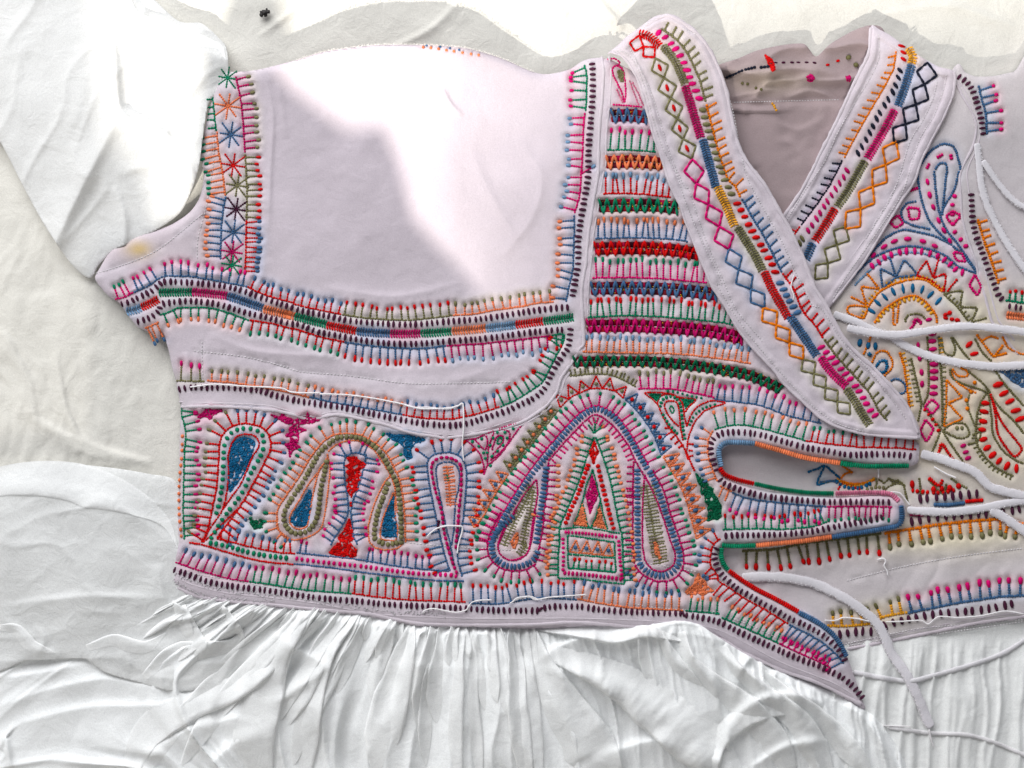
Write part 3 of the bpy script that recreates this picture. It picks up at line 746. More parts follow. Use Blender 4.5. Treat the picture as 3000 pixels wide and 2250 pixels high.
# big arch
R_(B_, 'D 480,1640 600,1370 760,1100 900,880 1100,620 1300,390 1470,220 1600,150 1700,150 1800,200 1900,280 2020,450 2130,640 2212,780', -1, 31, 20, 'pink', 'green')
R_(B_, 'M 1520,100 1640,330 1720,600 1800,820 1850,1000 1850,1130 1800,1230 1700,1295 1550,1300', -1, 29, 20, 'mag', 'green')
R_(B_, 'M 1550,1300 1400,1220 1325,1120', -1, 24, 16, 'mag', 'blue', tl=16)
LN('M 1320,1110 1305,900 1305,500 1310,100 D 2050,740', 'mag')
LN('D 1130,740 1300,540 1450,380 1600,250 1700,260 1850,380 2000,580 2060,720 2212,980', 'mag')
LN('M 1430,150 1500,290 1600,520 1700,830 1760,1000 1740,1130 1640,1190 1530,1180 1440,1080 1410,900 1410,500 1430,150', 'mag')
BL('D 500,1640 560,1540 650,1350 910,940 1110,690 1310,440 1460,280 1600,185 1700,185 1850,275 2000,480 2130,710 2200,830', 20, 11.5, 'blue', 7.5)
BL('M 1480,100 1580,320 1680,620 1760,850 1810,1000 1810,1090 1740,1200 1620,1245 1480,1210 1380,1110 1360,950 1355,500 1355,80', 20, 12, 'blue', 7.5)
BL('D 1110,790 1080,1050 1040,1350 1000,1640 ', 22, 12, 'blue', 7.5)
BL('J 1940,40 1830,140 1720,250 1700,380 1720,480 1830,570 1950,595 2060,570 2150,520 2200,420', 20, 12, 'blue', 7.5)
R_(B_, 'J 1800,0 1700,180 1650,330 1680,500 1830,620 2040,630 2180,560', 1, 27, 22, 'mag', 'green')
LN('J 1970,-20 1840,160 1770,330 1780,440 1880,520 2020,500 2110,390 2170,0', 'mag'); LN('D 1000,940 870,1100 700,1400 590,1640', 'mag'); LN('D 1000,940 1015,1100 960,1400 930,1659 M 180,950 150,1020 0,1080', 'mag')
R_(B_, 'D 1130,750 1110,1100 1060,1400 M 350,600 300,900 240,1100', -1, 26, 20, 'mag', 'peach')
R_(B_, 'D 1150,740 1300,560 1450,395 1600,268 1700,275', 1, 20, 17, 'pink', None, base=False)
R_(B_, 'D 1700,275 1850,395 2000,595 2060,740', 1, 20, 17, 'pink', None, base=False)
R_(B_, 'D 2050,760 2045,1200 M 1310,300 1305,1050', 1, 22, 21, 'mag', None, base=False)
for spec in ('D 960,1000 880,1180 760,1400 650,1659', 'D 970,1060 930,1300 880,1500 850,1659 M 160,900 80,1020'):
    G('khaki_filling_stitch', L); row(P(spec), 1, 14, 9, 'khaki', None, w=4); 
    G('khaki_filling_stitch', L); row(P(spec), -1, 12, 9, 'khaki', None, w=4, base=False)
for spec in ('M 1450,260 1480,480 1520,700 1560,900 1600,1120',):
    G('khaki_filling_stitch', L); row(P(spec), 1, 20, 9, 'khaki', None, w=4); G('khaki_filling_stitch', L); row(P(spec), -1, 26, 9, 'khaki', None, w=4, base=False)
FL('M 1540,870 1570,920 1590,1000 1610,1070 1560,1010 1540,960', 'peach'); FL('J 1970,220 1985,300 1940,400 1905,330', 'peach')
# temple
R_(B_, 'D 1620,480 1560,650 1480,900 1380,1150 1270,1400 1250,1480 1250,1650 M 500,1000 500,1270', 1, 26, 17.5, 'green', 'peach', tl=11, tw=9)
R_(B_, 'D 1640,480 1720,700 1800,960 1860,1250 1905,1480 M 1185,780 1200,1060 1215,1330', -1, 26, 18, 'green', 'peach', tl=11, tw=9)
R_(B_, 'D 1620,440 1610,420', 1, 26, 20, 'green', 'peach'); 
for e in ('1560,345', '1640,300', '1720,355'): G('leaf_spray_stitch', L); seg(P('D 1625,440')[0], P('D ' + e)[0], 'green', 5)
LN('M 500,1270 700,1272 900,1300 1215,1330', 'green'); LN('D 1255,1475 1450,1458 1600,1470 1900,1520', 'green')
LN('D 1610,830 1540,1000 1490,1200 1395,1450', 'green'); LN('D 1610,830 1680,1100 1720,1300 1770,1480', 'green'); LN('D 1500,1200 1560,1440 1600,1440 1690,1180', 'green')
BL('D 1570,760 1520,900 1450,1100 1370,1270 1310,1430', 15, 13, 'red', 9); BL('D 1660,770 1700,950 1750,1150 1800,1350 1840,1490', 15, 14, 'red', 9)
FL('D 1620,520 1650,600 1675,645 1640,700 1620,775 1600,700 1570,650 1600,600', 'red'); FL('D 1600,900 1640,1000 1665,1110 1620,1200 1580,1320 1560,1200 1545,1120 1580,1000', 'mag')
FL('D 1500,1200 1530,1360 1550,1440 1410,1420 1470,1330', 'peach', dens=2); FL('D 1680,1230 1710,1380 1760,1480 1620,1430 1660,1340', 'peach', dens=2)
LN('M 600,805 850,840 1105,878', 'green'); LN('M 1105,878 1120,1205', 'green'); LN('M 1120,1205 870,1180 605,1160', 'green'); LN('M 605,1160 600,805', 'green'); LN('M 600,1008 850,1030 1110,1050', 'green')
BL('M 560,770 800,785 1140,825', 11, 10, 'pink', 6.5); BL('M 1150,850 1165,1050 1190,1290', 11, 12, 'pink', 7); BL('M 550,820 555,1050 550,1200', 11, 13, 'pink', 7); BL('M 550,1210 850,1235 1190,1280', 14, 12, 'mag', 7)
G('peach_zigzag', L); zigzag(P('M 620,985 850,1005 1095,1030'), 38, 34, 'peach', -1, dots='blue')
R_(B_, 'M 620,1160 870,1180 1100,1200', -1, 22, 18, 'green', 'red', tl=10)
# sunburst over the arch
G('sunburst_zigzag', L); zigzag(P('K 150,1080 250,985 350,930 480,880 640,880 750,910 830,985'), 34, 35, 'red', -1, dots='khaki')
G('khaki_zigzag', L); zigzag(P('D 720,860 850,690 1050,430 1230,190'), 34, 30, 'khaki', -1, dots='peach', w=5)
G('khaki_zigzag', L); zigzag(P('D 740,840 900,640 1100,380 1240,200'), 22, 16, 'khaki', -1, base=False)
G('peach_zigzag', L); zigzag(P('D 330,1460 430,1330 550,1100 700,880'), 36, 34, 'peach', -1, dots='blue', w=5.4)
G('blue_zigzag', L); zigzag(P('K 850,990 980,1120 1080,1250 1180,1420 1240,1600'), 36, 33, 'blue', -1, dots='red')
G('blue_zigzag', L); zigzag(P('K 860,1000 1000,1140 1150,1360 1230,1590'), 22, 14, 'blue', -1, base=False, w=4)
G('peach_zigzag', L); zigzag(P('Q 160,690 240,830 340,1000 410,1180 470,1400 520,1580'), 48, 34, 'peach', -1, dots='blue', w=5)
G('peach_zigzag', L); zigzag(P('Q 170,700 250,850 400,1150 500,1560'), 34, 16, 'peach', -1, base=False, w=4)
# red and green flower above the slot
for s_ in ('K 1060,925 1200,1050 1260,1180 1330,1300 1440,1440 1510,1560', 'K 1060,925 1180,918 1290,930 1450,975 1620,1000 1560,1060 1500,1130', 'K 1520,1540 1540,1400 1600,1250 1700,1130 1830,1070 1940,1035 1800,1010 1650,1060 1560,1170 1520,1290',
           'K 1200,1050 1225,970 1310,935 1400,955 1470,1040 1495,1180 1520,1290', 'K 1480,1440 1450,1290 1440,1150 1420,1040 1360,1010 1290,1030 1280,1080 1330,1180 1430,1290'): LN(s_, 'red', 5)
LN('K 1500,1540 1540,1659 Q 400,620 440,720 500,850', 'red', 5.5)
BL('K 1225,1090 1255,1000 1330,965 1400,980 1450,1060 1465,1180 1480,1320 1500,1440', 11, 12, 'green', 7); BL('K 1250,1140 1330,1270 1430,1380', 10, 12, 'green', 7); BL('K 1540,1290 1600,1170 1700,1090 1840,1045', 9, 12, 'green', 6); BL('K 1290,905 1400,915 1550,955 1700,985', 8, 15, 'green', 7, along=True)
FL('K 1120,940 1245,942 1195,1015', 'green', dens=2); FL('K 1465,985 1600,1000 1510,1085', 'green', dens=2); LN('K 1350,1060 1385,1110 1360,1150 1335,1100', 'green', 4, closed=True)
for a_, b_ in (('170,385', '225,380'), ('185,465', '255,420'), ('235,510', '300,450'), ('280,560', '335,510'), ('320,600', '380,560'), ('430,555', '490,560'), ('430,625', '480,630'), ('440,690', '485,680')): G('thorn_stitch', L); seg(P('Q ' + a_)[0], P('Q ' + b_)[0], 'red', 5.5)
FL('Q 510,870 560,930 625,960 640,1010 700,1040 690,1090 740,1130 760,1190 785,1230 780,1330 745,1380 700,1360 640,1390 650,1300 635,1250 660,1210 610,1180 615,1110 565,1080 570,1010 530,960', 'dgreen', 'green_leaf_motif', dens=1.8)
FL('T 170,670 200,720 240,745 260,800 330,850 270,860 215,905 180,870 100,890 30,870 60,820 110,800 130,740', 'peach', dens=1.6)
R_(B_, 'T 410,290 340,340 310,420 300,500 300,580 350,640 380,700 380,750', 1, 27, 18, 'red', 'blue')
R_(B_, 'T 395,750 500,815 650,920 850,1030 1000,1120 1140,1210', 1, 48, 23, 'red', None, lean=.25)
R_(B_, 'T 1150,1215 1300,1290 1500,1400 1650,1530 1740,1640', 1, 40, 19, 'blue', 'pink', lean=.25)
R_(B_, 'T 420,1140 600,1220 800,1310 1040,1420', -1, 34, 21, 'green', 'peach', lean=.1)
R_(B_, 'T 1040,1420 1250,1520 1450,1610 1600,1680', -1, 14, 18, 'mag', 'pink')
# rims of the slots
for s_, c_ in (('Q 785,800 765,700 765,610 810,555 900,538 1150,550', 'lblue'), ('Q 1150,552 1400,620 1700,705 2070,762', 'peach'), ('Q 2075,765 2212,785 X 230,1495 500,1532 800,1532 970,1530', 'green'),
               ('Q 770,815 820,885 950,940 1140,985', 'red'), ('Q 1145,985 1400,1040 1700,1080 2000,1092', 'green'), ('Y 175,170 500,160 760,170 860,250', 'lpink'), ('Y 885,300 895,420 860,510 700,550 400,598 140,640', 'blue'),
               ('T 1610,268 1300,312 1000,342 795,362', 'peach'), ('T 785,362 600,368 425,362', 'green'), ('T 422,390 415,470 440,560 490,625', 'green'), ('T 500,635 640,735 800,835 1000,935 1250,1075', 'red'),
               ('T 1255,1085 1450,1185 1600,1295 1700,1420 1770,1560', 'blue')):
    G('wrapped_rim', L); wrap(P(s_), 16, c_)
G('plum_bar_stitch', L)
BR('Q 740,860 700,750 672,650 670,560 710,490 790,440 900,428 1060,432 1250,465 1450,525 1700,595 1900,625 2170,675 X 600,1402 900,1412 1010,1432')
BR('Q 760,920 800,970 900,1020 1050,1070 1200,1110 1400,1140 1600,1160 1900,1180 2200,1180 Y 600,260 780,262')
BR('T 440,260 600,250 850,250 1100,240 1400,210 1600,170 1800,130 2000,90 2180,50')
BR('I 90,620 250,670 430,740 600,780 800,810 1050,840 1350,880 1600,920 1900,950 2180,970 J 480,990 800,1010 1200,1030 1700,1060 2200,1065 M 300,1600 450,1575 750,1575 900,1600 1100,1620 1500,1640 1850,1650 T 0,1110 200,1140 400,1190 600,1290 750,1360 950,1450 1150,1540 1350,1620 1470,1659 d 1130,1120 1230,1170 1290,1220 1350,1290')
BR('T 385,370 350,430 345,500 365,570 395,640 450,710 520,770 600,840 700,890 850,980 1000,1060 1150,1150 1300,1210 1500,1320 1600,1400 1700,1500 1760,1620', w=8)
# tab rows
R_(B_, 'Q 745,960 700,860 660,740 640,620 650,500 700,410', -1, 26, 20, 'peach', 'blue')
R_(B_, 'Q 710,400 850,362 1000,350 1150,370 1350,420 1700,520', -1, 40, 25, 'green', 'peach')
R_(B_, 'Q 1700,522 1900,550 2212,580 X 400,1325 800,1335 1050,1355', -1, 34, 23, 'red', 'green', lean=.05)
R_(B_, 'Q 770,1010 900,1070', 1, 34, 20, 'peach')
R_(B_, 'Q 900,1080 1100,1150 1500,1200 1920,1232', 1, 44, 23, 'blue', 'pink', tl=12, tw=10)
R_(B_, 'Q 1925,1232 2212,1230 Y 400,305 790,315', 1, 34, 18, 'mag', 'green', tl=11)
R_(B_, 'Q 800,1480 1100,1470 1500,1475 1800,1440 1930,1395', -1, 32, 22, 'green', 'red')
# left part of the lower bodice
R_(B_, 'H 120,160 120,250 150,350 165,480 150,600 145,800 140,1000 135,1300 150,1590', -1, 33, 21, 'green', 'mag')
G('peach_dot', L); bars(P('H 128,440 118,700 90,1000 92,1300 118,1590'), 9, 21, 'peach', 9)
FL('H 290,270 350,210 420,165 430,190 560,195 460,240 430,285 380,255', 'mag', dens=1.8)
R_(B_, 'H 330,1620 400,1480 450,1250 500,1000 520,700 530,550 560,460 620,390 700,350', -1, 36, 22, 'red', 'khaki', w=5.6)
R_(B_, 'H 700,350 800,335 900,350 990,380 1050,440 1080,530 1075,630 1020,740 950,880 880,1000 820,1120 740,1240 640,1380 500,1570', -1, 34, 21, 'red', 'blue', w=5.6)
LN('H 340,1620 450,1430 560,1270 600,1100 625,900 620,700 640,600 680,510 740,465 820,450 900,465 950,520 945,600 880,700 820,850 750,1000 640,1150 560,1270', 'red', 5.2)
BL('H 480,1340 510,1250 540,1100 560,950 570,750 575,600 600,510 650,440 720,400 820,385 920,405 985,450 1005,540 990,640 930,760 860,880 800,1030 720,1160 640,1260 560,1370 480,1500 420,1600', 15, 20, 'green', 10)
FL('H 660,560 760,490 850,490 915,540 870,680 810,820 760,920 700,1000 640,1080 625,950 640,750', 'teal', dens=1.1)
FL('H 1080,240 1190,270 1205,205 1230,265 1350,300 1460,270 1475,220 1500,275 1620,290 1500,330 1390,340 1370,380 1470,405 1370,440 1390,500 1350,560 1410,590 1320,620 1285,700 1280,620 1240,560 1300,540 1290,480 1250,460 1300,430 1270,390 1320,370 1330,330 1240,330 1180,290', 'mag', 'magenta_cross_motif', dens=1.5)
R_(B_, 'H 1300,1590 1160,1480 1150,1330 1160,1250 1250,1110 1380,920 1480,750 1580,610 1660,520 1760,460 1900,445 E 560,455 680,510 790,590 870,680 930,800 990,920 1020,1050 1040,1200 1055,1400 1060,1600 J 770,330', -1, 30, 22, 'peach', 'green')
LN('H 1700,640 1760,580 1900,520 2000,520 E 600,540 720,620 800,730 880,860 940,1000 960,1150 975,1300', 'peach', 4.6)
LN('H 1150,1330 1160,1450 1200,1540 1300,1590 1420,1580 1550,1530 1640,1430 1680,1200 1710,950 1720,800 1690,660', 'peach', 4.6)
LN('H 1700,690 1600,850 1480,1000 1380,1180 1290,1330 1290,1420 1360,1470 1460,1460 1490,1380 1530,1150 1570,950 1620,800', 'peach', 4.6)
BL('H 1690,720 1660,870 1620,1050 1600,1250 1560,1400 1470,1500 1330,1520 1240,1430 1225,1300 1310,1140 1420,980 1520,800 1600,660 1700,560 1800,490 1950,475 E 480,480 600,500 700,560 790,650 860,760 920,880 975,1000 1000,1200 1015,1450 1015,1640', 17, 14, 'khaki', 11)
FL('H 1500,1050 1520,1100 1510,1180 1490,1350 1460,1440 1340,1440 1300,1370 1350,1290 1420,1180', 'teal', dens=1.5)
LN('E 900,890 830,980 760,1120 700,1280 660,1450 670,1600 J 380,330 450,390 560,410 680,390 740,340', 'peach', 4.6); LN('E 930,1080 880,1200 820,1350 790,1480 790,1570 J 500,290 660,305 682,150 E 960,1400 940,1080', 'peach', 4.6)
FL('E 940,1110 930,1250 960,1400 965,1560 810,1550 830,1400 870,1240', 'teal', dens=1.5); BL('E 880,960 820,1130 760,1300 725,1500 J 440,290 560,350 700,330', 17, 14, 'khaki', 11)
R_(B_, 'E 420,660 400,760 405,950 430,1100 445,1250 430,1330 370,1450 300,1560 250,1650', 1, 30, 20, 'blue', 'pink', tl=11)
R_(B_, 'E 640,660 620,760 590,900 540,1050 490,1180 470,1300 490,1430 500,1560 545,1640', -1, 34, 20, 'blue', 'pink', tl=11)
R_(B_, 'E 400,700 450,670 540,650 640,690', -1, 28, 20, 'blue', 'pink', tl=11)
FL('E 440,700 480,710 530,690 550,740 635,765 590,790 620,810 550,830 590,890 540,910 570,945 530,970 550,1050 500,1070 480,1130 450,1080 425,1020 460,990 425,940 460,910 420,850 470,840 420,790 470,770', 'red', 'red_tree_motif', dens=1.6)
FL('I 2000,70 2040,200 2050,290 2000,320 2090,430 2040,500 1980,460 1930,490 1880,470 1780,440 1860,350 1920,330 1880,290 1940,210', 'red', 'red_flower_motif', dens=1.5)
G('seed_stitch', L); seg(P('E 472,1180')[0], P('E 474,1235')[0], 'red', 6.5); seg(P('E 1510,885')[0], P('E 1525,960')[0], 'green', 6); seg(P('E 1420,1380')[0], P('E 1412,1480')[0], 'plum', 8)
R_(B_, 'J 1250,640 1200,500 1160,350 E 1400,1400 1380,1300 1330,1050 1300,850 1300,740 1350,680', -1, 38, 22, 'blue', 'red', tw=9)
R_(B_, 'E 1350,680 1450,650 1560,650 1660,700 1710,800 1720,950 1700,1200 1680,1400 J 1340,300 1330,500 1380,700', -1, 34, 21, 'blue', 'red', tw=9)
LN('J 1300,600 1230,250 E 1520,1550 1480,1350 1440,1150 1400,950 1390,820 1420,770 1500,750 1590,770 1640,850 1640,1000 1600,1200 1580,1500 1560,1650', 'blue', 4.6)
BL('J 1330,680 1280,560 1230,400 1180,200 E 1460,1330 1430,1200 1390,1080 1360,950 1340,830 1360,750 1420,710 1500,700 1600,730 1660,800 1665,950 1660,1080 1640,1250 1630,1400 1610,1600 J 1310,400', 10, 15, 'mag', 11)
G('peach_filling_stitch', L); row(P('E 1500,790 1520,900 1540,1100 1545,1230'), 1, 13, 9, 'peach', None, w=4); G('peach_filling_stitch', L); row(P('E 1500,790 1520,900 1540,1100 1545,1230'), -1, 20, 9, 'peach', None, w=4, base=False)
FL('E 850,440 950,460 1070,460 1280,510 1160,550 1110,620 1140,700 1090,730 1040,660 1060,600 1000,540 930,520', 'teal', dens=1.3)
FL('H 860,1350 900,1400 960,1370 990,1380 980,1460 900,1470 870,1420', 'dgreen', dens=2)
# magenta triangle
for s_ in ('D 230,500 330,500 500,430 600,390 845,325 780,430 650,620 560,720 470,790 435,890', 'D 230,500 330,590 400,680 430,800 435,890', 'D 470,780 480,620 520,480 560,420 640,400 710,430 700,530 620,640 500,730', 'D 330,500 400,580 450,620 470,540 460,460', 'D 520,620 550,520 590,465 640,470 650,520 590,600 530,670'): LN(s_, 'mag', 4.8)
LN('D 580,560 590,490 630,485 625,540', 'green', 5, closed=True)
G('green_seed_stitch', L); dots('D 410,500 380,580 430,650 450,710 500,570 530,490 580,430 660,430 685,490 640,570 580,630 520,690 470,650 750,390 310,530 505,790', 'green', 9, 8, 1.2)
# rows above the hem of the bodice
R_(B_, 'I 570,290 720,320 900,370 1100,410 1250,440 1420,450', -1, 28, 23, 'red', 'blue')
BL('I 480,330 600,350 730,380 900,430 1100,470 1350,500', 16, 16, 'green', 9.5)
LN('I 270,330 400,350 600,410 800,470 1000,520 1200,550 1400,565', 'red', 5.6); LN('I 430,330 H 740,1240', 'red', 5)
LN('I 1430,440 1700,470 1900,490 2212,530 J 700,590 1000,620 1240,640', 'blue', 5); LN('I 1400,560 1800,600 2212,660 J 700,700 1100,740 1400,745', 'blue', 5)
BL('I 1410,500 1700,540 2170,590 J 600,630 900,665 1240,680 1340,700', 14, 15.5, 'pink', 8)
R_(B_, 'J 300,540 500,562 700,588 1050,620', -1, 32, 21, 'blue', 'mag', base=False); R_(B_, 'I 1430,440 1560,455', -1, 30, 19, 'blue', 'mag', base=False)
R_(B_, 'I 120,540 200,570 350,620 550,680 750,730 920,750', -1, 38, 24, 'mag', 'blue', tl=17, lean=.12)
R_(B_, 'I 920,750 1200,790 1500,840 2030,880', -1, 36, 24, 'green', 'mag', tl=16, lean=.08)
R_(B_, 'I 2030,880 J 200,880 480,920 800,950 1100,960 1420,975', -1, 42, 22, 'red', 'green', tl=15)
R_(B_, 'J 1450,985 1800,990 M 300,1480 700,1500', -1, 42, 22, 'blue', 'red', tl=13)
R_(B_, 'M 700,1490 900,1530 1300,1590 1850,1615', -1, 40, 22, 'peach', 'blue', tl=16)
R_(B_, 'M 1870,1620 T 100,1075 400,1100', -1, 36, 21, 'green', 'peach', tl=12)
R_(B_, 'N 40,0 50,0', 1, 1, 50, 'white') if False else None
# white hand-sewing threads
for s_ in ('B 0,1160 300,1250 800,1290 1300,1360 1600,1380 2212,1370 C 1100,1545', 'A 1170,1210 1700,1270 2212,1390', 'A 1260,1110 1265,1400 1275,1560', 'a 1160,640 1150,900 1110,1130 1070,1280 1065,1400', 'a 500,1480 640,1440 850,1350 1100,1150',
           'H 130,1240 500,1310 900,1370 1350,1430 1700,1450 2212,1560 J 700,320 1200,370 M 0,965', 'M 0,970 480,975 680,1000 1300,1070 1500,1110 2000,1200', 'M 0,1530 100,1480 250,1500 800,1445', 'M 1320,1545 1500,1580 1860,1610 T 400,1075', 'T 390,740 800,1000 1200,1200 1600,1350',
           'T 480,1130 800,1250 1100,1400 1500,1560', 'I 250,660 700,730 1300,850 1600,920'): G('white_running_stitch', L, mat=M_white); stitched(P(s_), w=2.4, pitch=10, gap=.3)

# ---------------------------------------------------------------- left neck band
L = L_bandL
diamonds(P('G 900,95 1020,110 1170,250'), 2, 18, 'red', layer=L)
diamonds(P('G 1180,260 1260,440 1340,680 1410,890 1470,1110 1570,1340'), 5, 20, 'khaki', tick='red', layer=L)
diamonds(P('G 1580,1350 1625,1630 R 270,350 390,590 495,845'), 4, 21, 'pink', w=5.6, layer=L)
diamonds(P('R 500,840 600,1060 720,1255 885,1475'), 3, 20, 'blue', layer=L)
diamonds(P('L 500,190 645,380 780,560 935,745'), 3, 19, 'orange', w=5.6, layer=L)
diamonds(P('L 930,745 1060,915 1180,1060 1290,1190 1440,1340'), 4, 18, 'khaki', layer=L)
for s_, c_ in (('G 1000,0 1050,0 1130,40 1230,130', 'red'), ('G 1260,120 1400,300 1500,540', 'khaki'), ('G 1500,555 1560,750 1620,950 1670,1120', 'mag'), ('G 1690,1130 1750,1350 1830,1640 R 340,180', 'blue'), ('R 370,165 450,330 560,600', 'yellow'),
               ('R 585,605 700,780 800,950 860,1080', 'khaki'), ('R 880,1085 950,1250 1050,1430 1140,1590', 'red'), ('L 780,270 870,400 960,530 1080,710', 'blue'), ('L 1120,720 1200,840 1300,950 1400,1040', 'pink'), ('L 1395,1060 1480,1180 1560,1320 1650,1460', 'khaki')):
    G('braided_band', L); herring(P(s_), 27, c_)
for s_, c_ in (('G 1180,-30 1270,20 1400,160 1490,310 1560,490 1640,660 1665,735', 'pink'), ('G 1680,780 1740,1000 1800,1200 1880,1450 R 430,40 540,280', 'khaki'), ('R 570,320 650,460 750,650 880,860 980,1040 1010,1130', 'red'), ('R 1035,1175 1150,1400 1260,1560', 'blue'), ('L 1100,590 1200,690 1330,840 1450,970 1560,1130 1660,1300 1740,1380', 'pink')):
    BL(s_, 25, 22, c_, 10.5, slope=.35)
for s_, c_ in (('G 1240,-60 1330,0 1430,80 1530,220 1600,360 1660,500 1720,730', 'khaki'), ('G 1730,760 1790,1000 1870,1300 1960,1560 R 570,170 620,290', 'orange'), ('R 640,300 750,500 850,660 950,850 1070,1100', 'blue'), ('R 1080,1110 1200,1280 1280,1480 1330,1560 L 1060,380 1150,520', 'red'), ('L 1160,530 1300,720 1500,940 1640,1100 1750,1300 1840,1410', 'olive')):
    R_(B_, s_, -1, 31, 24, c_, w=6, lean=-.2)
for s_ in ('G 1480,-60 1700,60 1880,420 2010,800 2090,1200 R 700,80 880,420 1080,780 1230,1120 1400,1450 L 1130,200 1380,580 1700,930 2050,1400', 'G 700,200 830,190 950,300 1060,560 1150,900 1250,1200 1400,1500 F 1400,0 1520,380 1700,800 1900,1220 L 0,-60 300,420 700,900 1000,1220 1300,1440 1600,1530',
           'G 880,110 960,260 1130,620 1250,1000 1340,1300 1500,1659 F 1540,200 1720,740 1920,1200 L 200,200 500,560'): G('white_machine_stitch', L, mat=M_white); stitched(P(s_), w=2.4, pitch=8.5)

# ---------------------------------------------------------------- right neck band
L = L_bandR
diamonds(P('U 1170,490 1150,690 1060,910 940,1140 810,1360'), 4, 22, 'navy', w=5.6, layer=L)
diamonds(P('U 830,1345 690,1650 V 560,200 430,440 280,630'), 4, 23, 'orange', w=5.6, layer=L)
diamonds(P('R 1760,600 1650,830 1560,1010 1430,1170'), 3, 21, 'olive', layer=L)
for s_, c_ in (('U 960,330 1010,420 1000,500', 'yellow'), ('U 1000,510 930,750 850,960', 'blue'), ('U 820,1000 700,1230 520,1530', 'pink'), ('U 500,1550 R 1900,20 1800,200 1670,390', 'khaki'), ('R 1650,405 1560,560 1430,760', 'red'), ('R 1410,780 1330,960', 'blue')):
    G('braided_band', L); herring(P(s_), 27, c_)
for s_, c_ in (('U 880,280 910,380 910,500', 'red'), ('U 880,540 860,640 800,800 720,930 640,1060 520,1300 400,1500', 'navy'), ('U 310,1620 R 1760,40 1650,200 1520,400 1420,560 1330,680', 'mag'), ('R 1310,700 1250,810', 'olive')):
    BL(s_, 22, 22, c_, 8, slope=.55)
for s_, c_ in (('U 830,370 800,560 700,760 600,930 480,1130 360,1350 270,1520', 'orange'), ('U 250,1540 R 1660,20 1560,200 1420,400 1280,590', 'navy'), ('R 1270,600 1200,700', 'red')):
    R_(B_, s_, 1, 25, 25, c_, w=5, lean=-.3)
for s_ in ('U 640,180 650,420 560,640 400,900 200,1250 60,1560 R 1330,200 1120,540', 'U 1380,620 1330,820 1230,1080 1080,1330 V 900,230 600,700 300,1130 150,1380', 'U 1290,600 1240,850 1130,1100 980,1350 V 800,240 500,740'): G('white_machine_stitch', L, mat=M_white); stitched(P(s_), w=2.4, pitch=8.5)

# ---------------------------------------------------------------- right front panel
L = L_right
G('plum_bar_stitch', L)
BR('U 1490,630 1590,700 1660,800 1710,950 1750,1100 1775,1290'); BR('V 1640,230 1650,400 1660,560 1700,720 1760,880 1820,1050 1880,1200 1940,1350 1990,1400')
def BRb(spec): bars(P(spec), 27, 24, 'plum', indiv=True, w=11)
BRb('T 1650,1330 1900,1290 2100,1290 Y 720,1590 900,1540 1200,1480 1500,1450 1800,1420 2130,1350'); BRb('Y 960,480 1200,440 1400,410 1900,380 2212,330'); BRb('Y 1040,230 1400,200 1750,165')
BR('V 2030,1460 2212,1490')
R_(B_, 'U 1720,740 1760,900 1800,1050 1810,1270', -1, 36, 24, 'blue', 'pink'); R_(B_, 'V 1710,520 1780,750 1860,980 1940,1220', -1, 27, 25, 'orange', None, w=6)
R_(B_, 'V 2010,1400 2212,1430', -1, 24, 19, 'green', 'red'); G('braided_band', L); herring(P('V 2020,1560 2212,1580'), 24, 'peach')
for s_ in ('V 1060,0 1080,200 1130,400 1200,560 1320,690 1430,800 1540,900 1700,1090', 'V 1240,0 1270,300 1310,500 1380,650 1480,770 1600,940 1700,1090', 'V 1510,0 1460,200 1370,350 1310,480', 'V 1380,0 1350,250 1330,480',
           'V 340,1180 450,1060 600,930 760,860 900,820 1050,820 1230,860 1380,930 1500,1030 1700,1110', 'V 470,1000 600,850 740,710 900,640 1050,660 1230,700 1430,800', 'V 1050,330 950,350 890,430 910,540 1050,600 1200,630', 'U 1060,1650 1200,1450 1330,1370 1440,1390 1490,1480 1530,1650', 'U 1250,1650 1300,1580 1370,1580 1380,1659'): LN(s_, 'blue', 5.4)
BL('V 530,1050 640,990 700,940 790,905 920,870 1060,870 1150,880 1300,930 1430,1020 1490,1080 1590,1110', 22, 22, 'pink', 8); BL('V 540,970 630,870 780,775 900,740 1040,740 1170,780 1310,840', 22, 40, 'pink', 8, along=True)
BL('V 1160,60 1180,180 1200,290 1250,440 1310,580 1380,700 1450,830', 20, 38, 'pink', 8, along=True); BL('V 1480,240 1440,350 1450,620 1510,720 1570,790 1600,860', 16, 28, 'pink', 8)
G('pink_dash', L); seg(P('U 1270,1520')[0], P('U 1340,1480')[0], 'pink', 7); seg(P('U 1160,1640')[0], P('U 1190,1580')[0], 'pink', 7); seg(P('U 1420,1480')[0], P('U 1430,1540')[0], 'pink', 7); seg(P('V 980,215')[0], P('V 1070,185')[0], 'pink', 7)
for s_ in ('V 760,550 850,480 910,570 820,620', 'V 955,400 1080,405 1080,520 980,530', 'V 1370,490 1450,430 1530,490 1440,590', 'V 1450,880 1540,890 1580,985 1480,970', 'V 1620,1240 1680,1120 1750,1250 1710,1350', 'X 1140,890 1220,810 1300,880 1220,970', 'X 1090,1150 1150,1030 1240,1130 1160,1270'):
    q = P(s_); G('diamond_stitch', L); line(np.vstack([q, q[:1]]), 'pink', 6, sm=False)
def PL(spec, col, w=5): G('zigzag_stitch', L); line(P(spec), col, w, sm=False)
PL('V 1050,1130 1160,970 1230,1160 1300,930', 'red'); PL('V 1050,1130 1200,1180 1350,1310 1370,1110 1230,1160', 'red'); PL('V 1380,1310 1490,1170', 'red')
PL('V 660,1060 830,1140 920,960 1040,1090 1050,1130 830,1150 680,1270 660,1060', 'blue'); PL('V 760,940 830,1140', 'blue')
